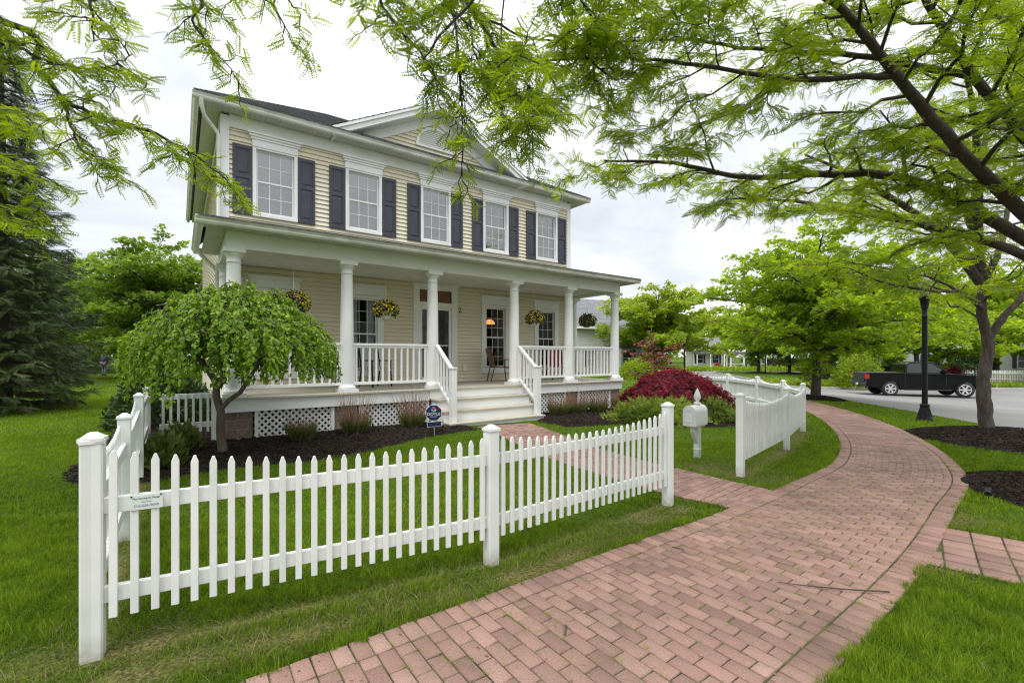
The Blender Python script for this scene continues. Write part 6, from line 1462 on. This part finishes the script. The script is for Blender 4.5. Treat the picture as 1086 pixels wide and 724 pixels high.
# hedges and bushes across the street
def hedge(label, x, y, rz, l, w, h, n, leafm, size, base=.4):
    t = thing('hedge', (x, y, G(x, y)), rz, label, 'hedge'); q = rng.uniform(-.5, .5, (n, 3)); f = rng.integers(0, 4, n); q[f == 0, 2] = .5; q[f == 1, 1] = -.5; q[f == 2, 1] = .5; q[f == 3, 2] = .5 - .25 * rng.random((f == 3).sum())
    P = q * np.array([l, w, h]) + np.array([0, 0, h / 2]) + rng.normal(0, .05, (n, 3)); V, F = instance(LEAF1, LEAF1F, P, rng.normal(0, 1, (n, 3)) + np.array([0, 0, .5]), rng.normal(0, 1, (n, 3)), rng.uniform(*size, n))
    np_mesh('foliage', V, F, M[leafm], t, tone=np.repeat(np.clip(base + rng.normal(0, .2, n), 0, 1), 4)); MB().box(-l / 2 + .12, l / 2 - .12, -w / 2 + .1, w / 2 - .1, -.1, h - .12).build('twigs', M['bark_dark'], t)
hedge('dark clipped hedge behind the pickup cab', 36.6, 41.2, R(-10), 9, 1.3, 1.5, 5000, 'darkleaf', (.14, .24), .35)
hedge('dark clipped hedge left of the pickup, before the distant white house', 31, 44, R(-5), 5, 1.2, 1.2, 3000, 'darkleaf', (.14, .24), .4)
hedge('dark hedge across the far road beyond the island trees', 47, 80, 0, 14, 1.5, 1.6, 4000, 'darkleaf', (.2, .35), .35)
shrub('bush', 'large pale green bush behind the tail of the pickup', 24.4, 32.6, 1.7, 1.4, 2.3, 5200, 'paleleaf', (.12, .22), base=.45, dz=.1)
shrub('bush', 'dark round bush right of the hedge behind the lamp post', 41.5, 42.2, 1.7, 1.5, 2.9, 3600, 'darkleaf', (.16, .28), base=.5)
shrub('bush', 'purple-leaved bush beside the hedge behind the pickup', 37.8, 39.9, 1.2, 1.0, 1.4, 2000, 'maple', (.12, .2), base=.2)
shrub('bush', 'round light green bush behind the porch end near the far lamp post', 9.2, 33.5, 1.6, 1.4, 1.5, 3200, 'paleleaf', (.12, .22), base=.55)
shrub('bush', 'round dark green bush beyond the rusty sapling', 10.7, 36, 1.5, 1.4, 2.0, 3000, 'midleaf', (.14, .24), base=.35)
shrub('bush', 'small red flowering bush in front of the cottage porch', 35.6, 80, .8, .7, 1.0, 900, 'maple', (.1, .2), base=.9)
def cover(poly, n, h, m, size, base, dz=.12):
    P = np.array(poly); px = rng.uniform(P[:, 0].min(), P[:, 0].max(), n); py = rng.uniform(P[:, 1].min(), P[:, 1].max(), n); k = inpoly(px, py, poly); px, py = px[k], py[k]; n = len(px); lump = .55 + .45 * np.sin(px * 2.3) * np.sin(py * 2.9 + px)
    pos = np.stack([px, py, g(px, py) + dz + rng.uniform(0, h, n) * lump], 1); V, F = instance(LEAF1, LEAF1F, pos, rng.normal(0, .6, (n, 3)) + np.array([0, 0, 1]), rng.normal(0, 1, (n, 3)), rng.uniform(*size, n)); tag(np_mesh('ground_cover', V, F, M[m], tone=np.repeat(np.clip(base + .25 * (lump - .5) + rng.normal(0, .2, n), 0, 1), 4)), kind='stuff')
cover([(20.8, 36.5), (22.0, 33.4), (30, 33), (37, 33), (37, 35.2), (26, 35.8), (23, 38.5), (21.5, 40)], 6500, .34, 'paleleaf', (.14, .3), .55)
cover([(25.5, 66), (31, 66.5), (44, 66.5), (44, 69.5), (30, 70), (24, 70)], 5000, .8, 'midleaf', (.2, .4), .5, .0)
cover([(11, 33), (13.5, 30.5), (14.5, 38), (17, 52), (14, 54), (10, 44)], 5000, .35, 'paleleaf', (.15, .3), .6, 0)
# island and far mulch rings are shallow mounds
for x, y, r in ((30.6, 57.5, 1.9), (34.2, 57.0, 1.9), (36.2, 52.5, 1.9), (27, 36.2, 1.3), (34.2, 37.2, 1.3)):
    o = MB().lathe([(r, -.05), (r * .6, .12), (r * .2, .2), (.05, .2)], (x, y, G(x, y) + .13), 24).build('mulch_mound', M['mulch']); tag(o, kind='structure')
# far wood closing the horizon
n = 48000; px = rng.uniform(-170, 190, n); py = 120 + 30 * rng.random(n) + 18 * np.sin(px * .05) + rng.normal(0, 4, n); hh = 12 + 3.5 * np.sin(px * .11) + 2.2 * np.sin(px * .37 + 1); pz = np.sqrt(rng.random(n)) * hh
n2 = 9000; qx = rng.uniform(-95, -38, n2); qy = 40 + (qx + 38) * -.15 + rng.uniform(0, 12, n2); qh = 9 + 2.5 * np.sin(qx * .4); qz = np.sqrt(rng.random(n2)) * qh
P = np.concatenate([np.stack([px, py, pz - .5], 1), np.stack([qx, qy, qz], 1)]); n = len(P)
V, F = instance(LEAF1 * np.array([1.6, 1, 1]), LEAF1F, P, rng.normal(0, 1, (n, 3)), rng.normal(0, .6, (n, 3)) + np.array([0, -.6, .8]), np.concatenate([rng.uniform(.7, 1.4, len(px)), rng.uniform(.5, 1.0, n2)])); tone = np.clip(.4 + .25 * np.sin(P[:, 0] * .3) * np.sin(P[:, 2] * .5) + rng.normal(0, .16, n), 0, 1)
tag(np_mesh('distant_woods', V, F, M['midleaf'], tone=np.repeat(tone, 4)), kind='stuff')
print('LEAVES', counts)
